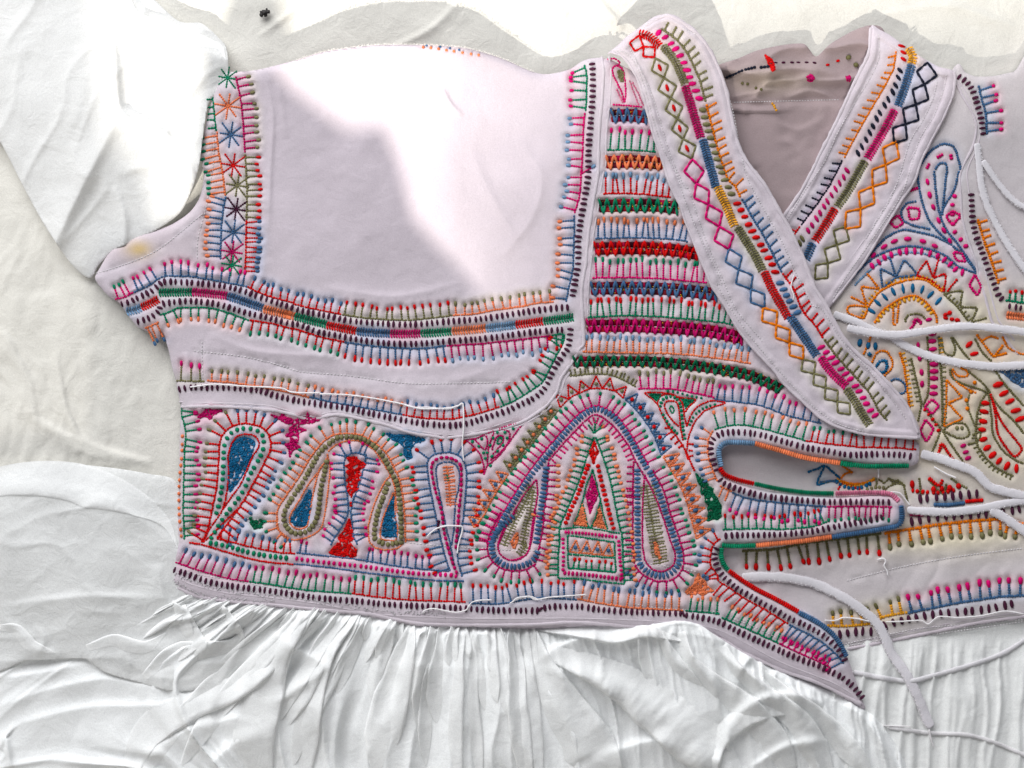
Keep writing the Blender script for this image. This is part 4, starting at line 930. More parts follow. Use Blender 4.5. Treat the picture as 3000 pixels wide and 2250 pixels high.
PL('V 510,1100 650,1280 450,1250 510,1450 340,1360', 'orange'); LN('V 520,1470 400,1460 310,1470 320,1540 480,1600', 'orange')
LN('V 480,1600 560,1420 680,1290 850,1210 1050,1170 1180,1200 1330,1310', 'orange', 5.6); LN('V 600,1650 680,1520 850,1400 1020,1350 1150,1420 1260,1560 1270,1650', 'orange', 5.6); LN('V 800,1450 800,1659 X 830,0', 'orange'); LN('V 860,1420 840,1650', 'orange')
BL('V 540,1560 600,1460 700,1370 790,1310 870,1280 970,1270 1070,1270 1150,1300 1240,1370 1330,1440', 30, 29, 'teal', 7); PL('V 1340,1330 1550,1290 1520,1470 1710,1480 1640,1640 1810,1590', 'olive'); LN('V 1340,1330 1500,1480 1620,1640', 'olive')
LN('V 930,1640 940,1580 1000,1550 1090,1550 1150,1600', 'olive'); PL('L 2090,430 2160,310 2212,370', 'mag', 7); PL('V 1010,1640 1050,1600 1110,1640', 'mag', 7)
BL('V 1440,1520 1340,1580 1520,1620', 16, 18, 'red', 8, along=True); BL('V 1180,1580 1190,1640', 20, 16, 'mag', 8)
# paisleys of the right panel
for s_ in ('X 990,360 1050,600 1100,850 1070,1050', 'X 1170,130 1180,700 1120,870', 'X 1290,130 1310,440 1325,700 1330,1100', 'X 1130,870 1220,1020 1310,1130 1220,1380', 'X 1330,1150 1440,1320 1580,1520', 'X 1820,700 1860,1000 1880,1200 2000,1380 2140,1480 2212,1500',
           'X 1830,700 1740,850 1700,1000 1690,1200 1730,1350 1900,1540 2100,1640', 'X 1420,480 1420,550 1500,620 1700,690 1820,740', 'X 1600,500 1750,620 1850,740', 'X 1330,1150 1450,1070 1580,1080 1620,1200 1500,1230 1340,1150', 'X 1320,150 1350,300 1440,340 1470,250 1420,140',
           'X 1440,140 1540,280 1640,400', 'X 1680,150 1760,300 1860,400', 'X 1900,500 2000,640 2120,780 2212,880', 'X 1850,760 1950,900 2100,1040 2212,1180', 'Y 760,20 900,60 940,200 950,260', 'Y 1080,0 1100,200', 'Y 1180,20 1340,180 1370,60', 'Y 0,50 120,40 230,30', 'X 1650,1200 1740,1160 1720,1260 1600,1300'): LN(s_, 'olive', 5)
LN('X 1850,750 1920,950 2000,1100 2120,1250 2190,1350 2110,1430 2020,1330 1930,1180 1900,950', 'red', 5.6, closed=True)
BL('X 1800,800 1780,960 1770,1070 1760,1180 1800,1310 1880,1420 1960,1490 2070,1550 2180,1560', 27, 27, 'red', 10); BL('X 1900,600 1990,740 2080,860 2150,980 2205,1080', 32, 29, 'red', 10, slope=.2); BL('X 1590,180 1650,260 1690,360', 27, 24, 'red', 9)
BL('X 1220,60 1222,200 1240,440 1240,600 1235,790', 26, 22, 'mag', 10); BL('X 1060,150 1090,400 1110,560 1110,720', 19, 38, 'mag', 8, along=True); BL('X 1540,1270 1620,1480', 20, 24, 'mag', 8)
LN('X 870,300 920,480 950,700 975,900 L 2070,1280', 'orange', 5.6); LN('X 570,420 620,310 720,290 790,400 780,480 700,560', 'orange'); LN('X 600,480 650,410 720,390 730,480 680,530 620,500', 'teal', 7); LN('X 770,610 850,590 930,660 920,740 850,750', 'blue', 5.5)
LN('X 560,130 520,230 480,330', 'orange'); BL('X 400,190 480,210 540,230 650,240', 22, 22, 'teal', 9); G('teal_dash', L); seg(P('X 530,340')[0], P('X 560,310')[0], 'teal', 9)
PL('X 1375,600 1550,790 1390,850 1550,1020 1345,1110 1375,860 1375,600', 'orange'); LN('X 1440,480 1500,560 1600,560 1590,500 1520,470', 'orange', 5); PL('X 1700,110 1880,350 2040,310 1900,340 1990,220', 'orange', 5.6); LN('X 1760,180 1850,130 1940,160', 'orange')
G('orange_seed', L); dots('X 1590,820 1600,910 1640,730 1680,630', 'orange', 12, 8, .5)
LN('Q 1720,860 1830,820 1900,790 1980,850 2070,930', 'teal', 5); LN('Q 1900,800 1850,900 1820,1000 1950,960 2060,950', 'teal', 5); LN('Y 230,30 330,60 450,60 600,20', 'orange', 6); PL('Y 200,130 250,50 350,90 440,130 460,60', 'red', 5); PL('X 1290,1400 1320,1280 1450,1470', 'red', 7)
PL('Y 1180,0 1290,90 1340,20', 'red', 8); FL('X 1950,500 2100,480 2212,500 2212,690 2100,620', 'blue', dens=.8); BL('Y 1000,0 1010,150', 24, 28, 'red', 10, along=True); BL('Y 1190,130 1410,110 1540,80', 20, 26, 'red', 10)
LN('Q 2080,930 2120,880 2180,860 2212,870 X 240,1520 330,1520 480,1540', 'orange', 5); LN('Y 200,0 240,50 330,85 450,75 560,30 600,0', 'yellow', 6)
BL('Y 180,20 240,80 340,110 460,100 570,50', 13, 13, 'teal', 7); LN('Y 0,50 120,30 200,60', 'blue', 5); LN('Y 610,0 620,60 600,120', 'khaki', 5); BL('Y 500,130 620,100 720,110', 12, 12, 'khaki', 6)
PL('Y 640,10 700,60 760,0 800,70 860,20', 'olive', 4.5); LN('Y 700,140 760,90 860,60 930,90', 'olive', 4.5); BL('Y 980,130 1100,150 1300,160 1480,130', 14, 16, 'red', 7); LN('Y 1420,0 1500,60 1600,110', 'khaki', 5)
LN('V 380,1240 500,1120 640,1000 780,920 920,885 1060,885 1240,930 1380,1000 1480,1090', 'lblue', 4.5)
for s_, sd_, c_ in (('V 480,1600 560,1420 680,1290 850,1210 1050,1170 1180,1200 1330,1310', -1, 'yellow'), ('V 1340,1330 1500,1480 1620,1640', -1, 'khaki'), ('X 1320,440 1325,700 1330,1080', -1, 'khaki'), ('X 990,360 1050,600 1100,850', 1, 'khaki'), ('X 870,300 920,480 950,700 975,900', -1, 'yellow'), ('X 1690,1200 1730,1350 1900,1540 2100,1640', 1, 'olive'), ('X 1740,850 1700,1000 1690,1190', -1, 'olive'), ('X 1280,130 1310,440', -1, 'yellow')):
    G('blanket_stitch_row', L); row(P(s_), sd_, 14, 13, c_, None, w=4, base=False)
BL('V 620,1640 700,1530 860,1430 1020,1380 1140,1450 1230,1560', 14, 14, 'yellow', 6); BL('X 1120,900 1250,1060 1300,1180', 12, 18, 'red', 6); BL('X 1470,1120 1560,1120', 14, 16, 'khaki', 7); BL('X 540,420 560,520 650,600 760,640', 14, 16, 'orange', 6); LN('X 520,380 540,520 640,640 780,700', 'yellow', 4.5)
LN('X 1640,700 1600,850 1640,1000 1680,1100', 'khaki', 4.5); LN('X 1420,500 1480,620 1600,700 1700,740', 'orange', 4.5); LN('X 1980,130 2050,260 2212,330', 'orange', 5)
G('wrapped_rim', L); wrap(P('Y 1240,290 1400,290 1570,270'), 12, 'blue'); wrap(P('Y 1580,255 1770,240'), 12, 'red'); wrap(P('Y 980,390 1120,400'), 12, 'mag')
R_(B_, 'T 640,420 1000,400 1300,340 1700,290 2150,230', 1, 44, 29, 'olive', 'red', w=6, tl=18, tw=10)
R_(B_, 'Y 700,600 1000,550 1400,490 1900,450 2212,500', 1, 34, 29, 'orange', 'khaki', w=6.5, tl=17, tw=11)
R_(B_, 'T 1560,1230 1800,1230 2050,1200 Y 700,1500 950,1450', -1, 32, 29, 'yellow', 'olive', w=6, tl=17, tw=9)
R_(B_, 'Y 960,1460 1400,1370 1900,1290 2212,1270', -1, 35, 29, 'blue', 'pink', w=6, tl=20, tw=11)
for s_ in ('Y 300,1110 900,960 1500,850 2200,760', 'T 1560,1470 Y 1000,1640 1500,1590 2212,1530', 'd 1250,1000 1700,930 2212,850', 'd 1250,1012 1700,942 2212,868'): G('white_machine_stitch', L, mat=M_white); stitched(P(s_), w=2.4, pitch=9)

# neck lining: wrong side of the embroidery
L = L_lining
G('reverse_stitch', L)
for a_, b_, c_ in (('2125,228', '2178,205', 'navy'), ('2180,205', '2215,196', 'navy'), ('2225,198', '2255,194', 'navy')): seg(P('s ' + a_)[0], P('s ' + b_)[0], c_, 7, 10)
bars(P('s 2262,184 2300,183 2380,183 2395,190'), 12, 22, 'plum', 4.5, along=True)
fill(P('s 2240,160 2262,175 2272,205 2262,207 2252,185'), 'red', dens=2); fill(P('s 2364,224 2378,218 2386,230 2378,240 2366,236'), 'mag', dens=2); fill(P('s 2480,225 2492,222 2490,240 2482,236'), 'mag', dens=2)
dots('s 2425,190 2455,178', 'red', 12, 6, -.4); dots('s 2486,168 2508,190', 'olive', 14, 13); dots('s 2230,262 2215,258 2190,246 2175,244', 'olive', 9, 7); line(P('s 2262,300 2270,315 2275,325'), 'yellow', 6)
stitched(P('s 2150,300 2300,296 2460,292'), 'white', 2.4, 8)

# ---------------------------------------------------------------- thin muslin: sleeve, side puff, skirt
def F_sleeve(X, Y):
    wx = X + 50 * vnoise(X, Y, 190, 103); wy = Y + 40 * vnoise(X, Y, 170, 104)
    h = 16 + 46 * gauss(X, Y, 380, 360, 330, 330) + 7 * fbm(X, Y, 210, 101, 2) + 7 * ridged((wx + wy * .5) / 130, wy / 330, 105) ** 4 + 1.5 * ridged((wx - wy * .3) / 60, wy / 120, 106) ** 4
    for s_, w_, a_, sh in (('o 260,-30 300,50 400,95 490,130 540,160', 60, 34, .25), ('o 215,60 245,100 250,170 262,240 330,300', 42, 30, .3), ('o 262,240 215,330 160,440 110,545 60,640', 46, 30, .28), ('o 262,240 330,270 410,330', 28, 16, .4), ('o 250,400 270,480 262,590 240,700', 30, 18, .35),
                       ('o 500,200 470,330 400,480 330,590', 60, 18, .4), ('o 60,430 150,600 250,770', 26, 14, .3), ('o 330,300 400,350 420,400 330,360 250,380', 22, 9, .5), ('o 20,380 120,560 180,660', 20, 16, .3), ('o 520,420 470,500 380,560 300,600', 30, 16, .4), ('o 160,100 180,200 130,330', 50, 10, .5)):
        crease(h, X, Y, P(s_), w_, a_ * .9, max(sh, .4))
    return h
sleeve_poly = smooth(P('s -70,-70 330,-70 420,-30 520,60 590,68 640,110 663,140 668,210 640,265 612,300 600,360 592,420 582,490 560,560 530,620 480,660 410,700 340,730 290,775 262,815 206,770 125,650 60,530 0,415 -70,330'), 6.0, True)
L_sleeve = Layer(sleeve_poly, F_sleeve, step=5.5, edge=6, esig=14, drop=40, tint=(0.87, 0.87, 0.86))

def F_puff(X, Y):
    wx = X + 50 * vnoise(X, Y, 190, 113); wy = Y + 40 * vnoise(X, Y, 170, 114)
    h = 14 + 30 * gauss(X, Y, 240, 1640, 330, 260) + 5 * fbm(X, Y, 200, 111, 2) + 4.5 * ridged(wx / 300, wy / 110, 115) ** 5 + 1.2 * ridged(wx / 120 + wy / 300, wy / 60, 116) ** 5
    for s_, w_, a_, sh in (('c 0,120 250,150 420,165 620,230 760,320 900,420 945,460', 46, 16, .2), ('c 480,580 620,470 780,560 880,620', 40, 9, .4), ('c 0,790 250,750 500,730 860,740', 26, 14, .3), ('c 850,560 870,680 900,780 960,840', 30, 14, .3),
                       ('c 0,850 90,900 180,1010 330,1050', 30, 15, .3), ('c 180,890 240,960 200,1060', 16, 12, .4), ('c 450,1050 640,980 820,1000 1000,960', 30, 9, .4), ('c 780,1160 1000,1120 1200,1060 1400,950', 40, 16, .25), ('c 700,1190 850,1170 1040,1180 1150,1060', 22, 10, .4), ('c 1100,990 1220,900 1250,800', 30, 14, .3),
                       ('c 900,890 1000,860 1100,760', 30, 16, .35), ('c 960,930 1080,1000 1200,985', 26, 14, .3), ('c 560,1150 780,1220 1000,1240 1250,1190', 20, 12, .6), ('c 640,1040 700,1080 690,1140', 18, 9, .4), ('c 950,1000 820,1070 780,1150', 24, 9, .4)):
        crease(h, X, Y, P(s_), w_ * 1.3, a_ * .55, sh)
    return h
puff_poly = smooth(P('c -120,60 0,62 100,42 250,18 420,20 620,40 800,70 950,110 1000,300 1000,640 1150,740 1330,800 1470,960 1520,1060 1450,1130 1330,1180 1200,1212 1000,1245 880,1235 780,1205 650,1170 560,1140 490,1090 450,1068 300,1072 150,1078 -120,1082'), 6.0, True)
L_puff = Layer(puff_poly, F_puff, step=5.0, edge=5, esig=9, drop=16, tint=(0.90, 0.905, 0.895))

GA = smooth(P('s 480,1690 588,1740 805,1768 941,1782 1116,1806 1224,1823 1387,1828 1550,1826 1750,1835 1950,1825 2104,1845 2288,1955 2540,2066'), 20.0)
def F_skirt(X, Y):
    yg = np.interp(X, GA[:, 0], GA[:, 1]); v = np.clip(Y - yg, 0, None)
    u = X.copy()
    for _ in range(6):
        k = np.interp(u, [500, 700, 900, 1150, 1380, 1600, 1850, 2200, 2600], [-1.9, -1.5, -.95, -.38, .02, .24, .32, .22, .12])
        u = X - v * k * (1 - .25 * np.clip(v / 500, 0, 1))
    u = u + 16 * vnoise(u, v, 48, 140) * np.exp(-v / 110) + 12 * vnoise(u, v, 130, 141)
    c_ = ridged(u / 24, v / 170, 142) ** 2.2; a_ = ridged(u / 44, v / 520, 143) ** 2.6; b_ = ridged(u / 105, v / 1100 + 3, 144) ** 3; d_ = ridged(u / 62 + v / 900, v / 800, 148) ** 4
    h = 9 + (np.clip(v / 30, .25, 1)) * (26 * c_ * np.exp(-v / 100) + 32 * a_ * (.3 + .7 * np.exp(-v / 200)) + 34 * b_ * np.clip(v / 130, 0, 1) + 10 * d_ * np.clip(v / 60, 0, 1))
    h = h * np.clip((X - 380 + (Y - 1700) * .5) / 250, .25, 1) + 9 * fbm(X, Y, 210, 121, 2)
    right = np.clip((X - 1560) / 60, 0, 1)
    h = h * (1 - .35 * right) + right * 20 * gauss(X, Y, 1960, 1960, 420, 260)
    for s_, w_, a_, sh in (('o 1150,1440 1200,1400 1270,1375 1340,1385 1400,1360 1480,1345 1560,1370 1640,1400', 34, 30, .3), ('o 1130,1420 1190,1500 1260,1620 1300,1680', 30, 24, .22), ('o 1150,1440 1270,1460 1380,1500 1480,1570 1560,1640', 50, 26, .3), ('o 1480,1350 1500,1420 1545,1480 1560,1560', 24, 22, .3), ('o 1440,1370 1450,1410 1480,1450', 16, 16, .3), ('o 1520,1350 1560,1410 1640,1470 1700,1540', 26, 22, .3), ('o 1560,1640 1580,1560 1640,1510 1720,1500 1780,1520', 40, 30, .22), ('o 1640,1400 1600,1450 1590,1520', 20, 16, .4),
                       ('o 1690,1440 1720,1500 1740,1590 1780,1680', 30, 22, .3), ('o 1760,1480 1800,1560 1860,1660', 28, 20, .3), ('o 1820,1500 1890,1580 1950,1680', 24, 18, .35), ('o 1280,1640 1420,1600 1540,1640 1640,1690', 60, 24, .25), ('o 1620,1660 1700,1610 1790,1600', 30, 18, .3), ('o 1370,1420 1400,1480 1440,1530', 26, -18, .6),
                       ('o 580,1360 640,1400 700,1440 640,1490 580,1530', 28, 18, .3), ('c 0,1180 300,1130 480,1090', 40, 12, .3), ('c 0,1330 260,1240 560,1180 800,1230', 50, 12, .3), ('c -40,1500 180,1400 500,1330 900,1320 1300,1240', 44, 12, .35), ('c 760,1650 900,1520 1050,1440 1330,1380', 60, 24, .25), ('c 1130,1650 1250,1540 1420,1430', 50, 18, .3),
                       ('c 0,1560 30,1500 60,1659', 30, 18, .3), ):
        crease(h, X, Y, P(s_), w_, a_, sh)
    return h
skirt_poly = smooth(P('s -80,1900 200,1880 400,1800 500,1700 560,1700 800,1740 1120,1780 1400,1800 1600,1815 1750,1818 1850,1812 1925,1800 2033,1822 2104,1866 2180,1914 2290,1968 2450,2034 2554,2093 2613,2164 2660,2250 2690,2330 -80,2330'), 6.0, True)
L_skirt = Layer(skirt_poly, F_skirt, step=3.6, edge=6, esig=10, drop=22, tint=(0.88, 0.89, 0.885))
def F_under(X, Y):
    v = np.clip(Y - 1830, 0, None); u = X + .05 * v + 12 * vnoise(X, Y, 160, 131)
    g = 16 * ridged(u / 40, v / 700, 145) ** 3 + 12 * ridged(u / 22, v / 140, 146) ** 2.5 * np.exp(-v / 160)
    return 1 + g * np.clip((Y - 1860) / 90, 0, 1) + 4 * fbm(X, Y, 150, 132, 2)
under_poly = smooth(P('s 2380,1800 2600,1840 2850,1815 3080,1780 3080,2330 2380,2330'), 6.0, True)
L_under = Layer(under_poly, F_under, step=5.0, edge=3, esig=10, drop=30, tint=(0.80, 0.805, 0.79))

# ---------------------------------------------------------------- bake and build
LAYERS = [L_front, L_right, L_lining, L_bandL, L_bandR, L_sleeve, L_puff, L_skirt, L_under]
DYES = {tuple(np.round(C['white'], 4)): 0}
def stamp_group(layer, arr, indiv=False):
    a = np.array(arr)
    for k in range(4):
        t = (k + .5) / 4
        x = a[:, 0] * (1 - t) + a[:, 2] * t; y = a[:, 1] * (1 - t) + a[:, 3] * t
        L_ = np.hypot(a[:, 2] - a[:, 0], a[:, 3] - a[:, 1])
        col = a[:, 7:10]; sat = (col.max(1) - col.min(1)) / (col.max(1) + .02)
        amt = (L_ / 14) * (col.min(1) < .6)
        plum = (np.abs(col[:, 0] - C['plum'][0]) < .02) & (col[:, 1] < .03)
        layer.stamp(x, y, col, amt * .55, amt * .5 * np.where(plum, .2, 1) * np.where((col[:, 1] < .03) & (col[:, 2] < col[:, 0] * .16), .2, 1) * np.where((col[:, 1] > col[:, 0] * 3) & (col[:, 1] > col[:, 2]), .22, 1))
for g in GROUPS:
    if g.b: stamp_group(g.layer, g.b)
for ly, a, b, w_, c in BARS:
    ly.stamp(np.array([a[0], (a[0] + b[0]) / 2, b[0]]), np.array([a[1], (a[1] + b[1]) / 2, b[1]]), np.tile(C[c], (3, 1)), np.full(3, .45), np.full(3, .05))
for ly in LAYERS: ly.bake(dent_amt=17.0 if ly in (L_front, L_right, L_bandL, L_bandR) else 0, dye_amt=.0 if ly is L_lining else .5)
L_right.drop = 60
ob_names = {id(L_front): ('embroidered_bodice', M_cotton), id(L_right): ('right_front_panel', M_cotton), id(L_lining): ('neck_lining', M_cotton), id(L_bandL): ('neck_band', M_cotton), id(L_bandR): ('neck_band', M_cotton),
            id(L_sleeve): ('sleeve', M_sheer), id(L_puff): ('side_gather', M_sheer), id(L_skirt): ('gathered_skirt', M_skirt), id(L_under): ('back_skirt', M_skirt)}
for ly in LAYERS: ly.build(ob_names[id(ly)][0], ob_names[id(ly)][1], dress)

# plum bars: the first 300 as pieces of their own, the rest joined
G('plum_bar_stitch', L_front); proto_g = CUR; proto_g.b.append((0, 0, 1, 0, 1, .4, 0) + C['plum'])
GROUPS.remove(proto_g)
class _Flat:
    def sample(s, x, y): return np.zeros(np.shape(x))
def unit_bar():
    V = [(-.5, 0, 0)]; F3 = []; F4 = []; n = 8
    for t, r in ((-.42, .62), (-.15, 1), (.15, 1), (.42, .62)):
        for j in range(n): th = 2 * math.pi * j / n; V.append((t, .5 * r * math.cos(th), .42 * r * math.sin(th)))
    V.append((.5, 0, 0)); e = len(V) - 1
    for j in range(n):
        k = (j + 1) % n; F3.append((0, 1 + k, 1 + j)); F3.append((e, 1 + 3 * n + j, 1 + 3 * n + k))
        for r in range(3): F4.append((1 + r * n + j, 1 + r * n + k, 1 + (r + 1) * n + k, 1 + (r + 1) * n + j))
    return mesh_obj('plum_bar_stitch', np.array(V), [np.array(F3), np.array(F4)], M_thread, None, np.tile(C['plum'], (len(V), 1)))
RNG.shuffle(BARS_IDX := np.arange(len(BARS)))
def size_key(i): return -np.hypot(*(BARS[i][2] - BARS[i][1]))
order = sorted(range(len(BARS)), key=size_key)
proto = unit_bar(); used = False; rest = {}
for q, i in enumerate(order):
    ly, a, b, w_, c = BARS[i]
    if q < 296:
        o = proto if not used else proto.copy()
        if used: COL.objects.link(o)
        used = True
        ha, hb = ly.sample(a[0], a[1]), ly.sample(b[0], b[1]); m = (a + b) / 2; hm = max(float(ly.sample(m[0], m[1])), float(ha + hb) / 2) + 1.5
        pa = Vector(W(a[0], a[1], ha + 1.5)); pb = Vector(W(b[0], b[1], hb + 1.5)); pm = Vector(W(m[0], m[1], hm)); ax = (pb - pa); ln = ax.length; ax.normalize()
        sd = ax.cross(Vector((0, 0, 1))).normalized(); nu = sd.cross(ax)
        mt = Matrix((ax * ln, -sd * w_ * S, nu * w_ * S * .95)).transposed().to_4x4(); mt.translation = pm
        o.parent = ly.ob; o.matrix_local = mt
    else:
        cc = np.array(C[c]) * random.uniform(.85, 1.15)
        rest.setdefault(id(ly), (ly, []))[1].append((a[0], a[1], b[0], b[1], w_, w_ * .42, 0, cc[0], cc[1], cc[2]))
for ly, arr in rest.values():
    o = bead_mesh('plum_bar_stitch', arr, ly, M_thread, ly.ob); o['kind'] = 'stuff'
for g in GROUPS:
    if g.b: bead_mesh(g.name, g.b, g.layer, g.mat, g.layer.ob, g.lift)

# folds of the skirt, fanning out from the gathered seam
pr = np.random.default_rng(23)
hs = lambda x, y: L_skirt.sample(x, y)
WT = (.96, .965, .955)
KU = [500, 700, 900, 1150, 1380, 1600, 1850, 2200, 2600]; KV = [-1.9, -1.5, -.95, -.38, .02, .24, .32, .22, .12]
u_ = 560.0; q = 0
while u_ < 1560:
    ln = pr.uniform(120, 620) if pr.random() < .7 else pr.uniform(50, 160)
    if u_ < 800: ln = min(ln, pr.uniform(90, 240))
    v = np.arange(-6, ln, 10.0); k_ = np.interp(u_, KU, KV); ph = pr.uniform(0, 6.28); am = pr.uniform(2, 12); lam = pr.uniform(22, 50)
    yg = np.interp(u_, GA[:, 0], GA[:, 1])
    x = u_ + v * k_ * (1 - .25 * np.clip(v / 500, 0, 1)) + am * np.sin(v / lam + ph) * np.exp(-v / 110) + 7 * np.sin(v / 120 + ph)
    y = yg + v * (1 - .10 * np.clip(v / 500, 0, 1) * abs(k_))
    m_ = y < 2300; pth = np.stack([x[m_], y[m_]], 1)
    w0 = pr.uniform(6, 12); w1 = w0 + ln * pr.uniform(.03, .12)
    if len(pth) > 6: pleat('pleat', pth, [w0 * .4, w1 * .35, w1 * .45], [w0 * .6, w1 * .8, w1], pr.uniform(9, 18), hs, L_skirt.ob, WT, roll=pr.choice([-1, 1]), seed=q)
    u_ += pr.uniform(11, 27); q += 1
for i_, (sp, wl_, wr_, rs, rl) in enumerate((
        ('s 905,1800 860,1880 830,1950 815,2010 800,2100 790,2180 800,2290', [8, 20, 10], [20, 90, 130], 30, 1), ('s 930,1815 830,1920 700,2020 560,2080 440,2160 380,2290', [10, 30, 40], [14, 50, 80], 22, 1),
        ('s 1030,1830 980,1900 950,1990 930,2080 900,2290', [8, 14, 20], [14, 40, 60], 20, 1), ('s 1560,1835 1600,1930 1680,2040 1760,2140 1830,2290', [10, 20, 30], [20, 110, 160], 26, 1),
        ('s 1570,1838 1700,1850 1800,1862 1900,1850 2010,1880', [12, 26, 10], [10, 26, 14], 26, -1), ('s 1580,1900 1700,1930 1850,1990 1990,2090 2090,2180 2180,2290', [14, 40, 60], [24, 100, 120], 26, -1),
        ('s 1935,1850 1960,1900 2000,1950 2060,2010', [8, 12, 8], [12, 30, 16], 18, 1), ('s 2000,1850 2030,1930 2100,1990 2200,2060 2290,2160 2340,2290', [8, 18, 20], [18, 60, 80], 24, 1), ('s 1880,1830 1890,1900 1900,1960 1915,2030', [8, 10, 6], [12, 26, 10], 18, -1),
        ('s 2120,1890 2170,1960 2260,2030 2370,2120 2450,2290', [8, 16, 20], [16, 50, 80], 22, 1), ('s 2230,1960 2320,2030 2430,2110 2520,2210 2560,2290', [8, 14, 20], [14, 44, 60], 20, 1), ('s 2080,2290 2100,2180 2160,2110 2250,2080 2330,2090', [10, 30, 10], [14, 40, 20], 24, -1),
        ('s 530,1770 560,1850 600,1905 680,1890 730,1830', [14, 30, 12], [14, 34, 14], 26, 1), ('s 500,1760 540,1800 560,1850 575,1890', [8, 14, 8], [14, 40, 20], 22, 1), ('s 640,1770 700,1850 720,1890', [8, 16, 8], [10, 26, 12], 20, 1),
        )):
    pleat('pleat', smooth(P(sp), 6), wl_, wr_, rs, hs, L_skirt.ob, WT, roll=rl, seed=200 + i_)
hp = lambda x, y: L_puff.sample(x, y)
for i_, (sp, wl_, wr_, rs, rl) in enumerate((('c -100,110 100,70 250,60 420,75 620,140 760,215 900,330 960,470', [30, 34, 10], [50, 90, 6], 5, -1),
        ('c 780,1170 900,1060 1080,1010 1250,990', [10, 30, 12], [10, 34, 12], 14, 1), ('c 470,1010 620,960 780,1000 900,930', [10, 16, 8], [10, 30, 10], 10, 1), ('c 0,900 90,910 170,1000 300,1040', [8, 22, 8], [10, 20, 8], 12, 1))):
    pleat('pleat', smooth(P(sp), 6), wl_, wr_, rs * .6, hp, L_puff.ob, WT, roll=rl, seed=300 + i_)
hv = lambda x, y: L_sleeve.sample(x, y)
for i_, (sp, wl_, wr_, rs, rl) in enumerate((('o 265,-20 300,45 400,80 470,100 488,130', [10, 30, 8], [10, 26, 8], 16, 1),
        )):
    pleat('pleat', smooth(P(sp), 6), wl_, wr_, rs * .6, hv, L_sleeve.ob, WT, roll=rl, seed=400 + i_)

# ---------------------------------------------------------------- piping, seams, cords, loose threads
hl = lambda ly, off=0: (lambda x, y: ly.sample(x, y) + off)
CT = (0.61, 0.545, 0.59)
def pipe(spec, ly, r=5.5, off=-2, tint=CT, name='piping', seed=1): return cord(name, P(spec), r * .8, hl(ly, off), M_cotton, ly.ob, tint, flat=.5, wob=.2, seed=seed, n=8)
main_seam = 'G 600,240 620,400 605,700 575,1000 565,1400 F 565,0 500,400 455,700 430,1000 385,1300 C 1880,1100 1840,1180 1780,1290 1640,1500 D 1220,0 1100,150 900,290 700,370 450,430 200,470 0,490 E 1400,480 1100,430 850,350 600,290 300,240 H 1500,290 1300,230 1100,190 800,165 400,150 110,155'
pipe(main_seam, L_front, 6)
pipe('G 680,240 700,420 690,700 655,1000 640,1400 F 620,20 560,400 510,700 485,1000 455,1300 C 1920,1110 1880,1210 1820,1310 1680,1520 D 1260,20 1130,175 920,315 715,398 460,458 200,500', L_front, 4, seed=4)
pipe('E 2212,300 1900,400 1640,450 1400,450 1120,400 860,315 600,255 300,205 H 1500,255 1100,150 800,125 300,110 90,100', L_front, 3.2, seed=5)
pipe('s 494,1706 534,1728 588,1748 670,1760 805,1772 941,1786 1080,1798 1224,1826 1387,1831 1560,1830 1700,1824 1900,1838 2000,1840 2104,1868 2180,1912 2288,1962 2397,2000 2525,2064', L_front, 7, seed=6)
pipe('s 500,1680 560,1712 670,1738 805,1752 941,1770 1116,1800 1387,1812 1700,1812 1950,1822 2104,1845 2288,1940 2440,2000 2528,2055', L_front, 3.5, seed=7)
pipe('s 1790,152 1828,168 1860,214 1881,268 1898,331 1914,393 1936,453 1963,541 1993,603 2009,652 2036,717 2058,771 2088,839 2129,904 2162,964 2210,1024 2265,1081 2292,1119 2346,1171 2400,1221 2455,1251 2536,1272 2615,1279 2690,1283', L_bandL, 6, seed=8)
pipe('s 1890,76 1920,58 1959,46 2012,74 2055,112 2086,159 2113,219 2129,273 2145,355 2167,436 2200,491 2243,546 2281,616 2313,670 2351,751 2386,842 2416,890 2457,966 2481,1004 2519,1043 2557,1075 2598,1119 2636,1161 2666,1206 2690,1270', L_bandL, 7, seed=9)
pipe('s 1850,150 1880,170 1905,230 1925,300 1950,380 1985,480 2020,590 2060,700 2110,800 2170,890 2240,990 2300,1070 2370,1150 2440,1205 2530,1235 2640,1255', L_bandL, 2.6, seed=10, off=-3)
pipe('s 2552,80 2545,155 2523,204 2491,269 2451,356 2402,453 2379,502 2341,570 2298,632 2268,680', L_bandR, 7, seed=11)
pipe('s 2795,208 2798,234 2790,283 2765,343 2733,403 2699,470 2679,530 2638,592 2589,672 2535,760 2489,822 2438,888', L_bandR, 5, seed=12)
pipe('s 2770,212 2766,270 2735,345 2700,410 2660,480 2600,590 2540,690 2480,775', L_bandR, 3, seed=13)
pipe('U 1470,680 1550,850 1660,1050 1700,1200 1660,1400 1580,1560 V 1520,60 1530,250 1545,500 1590,700 1640,850 1700,1000 1720,1150 1790,1350 1870,1640 X 1960,60 2050,200 2150,330', L_right, 5, seed=14)
pipe('U 1490,660 1600,850 1700,1050 1745,1200 1710,1400 V 1600,0 1620,250 1640,560 1700,800 1780,1020 1820,1200 1930,1600 X 2030,60 2110,180', L_right, 3.5, seed=15)
pipe('s 2470,1904 2614,1876 2749,1848 2885,1821 3060,1800', L_right, 7, seed=16); pipe('s 2500,1880 2620,1860 2760,1830 2900,1806 3060,1785', L_right, 3, seed=17)
cord('cross_seam', P('d 1290,1140 1430,1170 1600,1190 1720,1160 1900,1110 2100,1040 2240,950'), 7, hl(L_under), M_cotton, L_under.ob, (.72, .70, .72), seed=18)
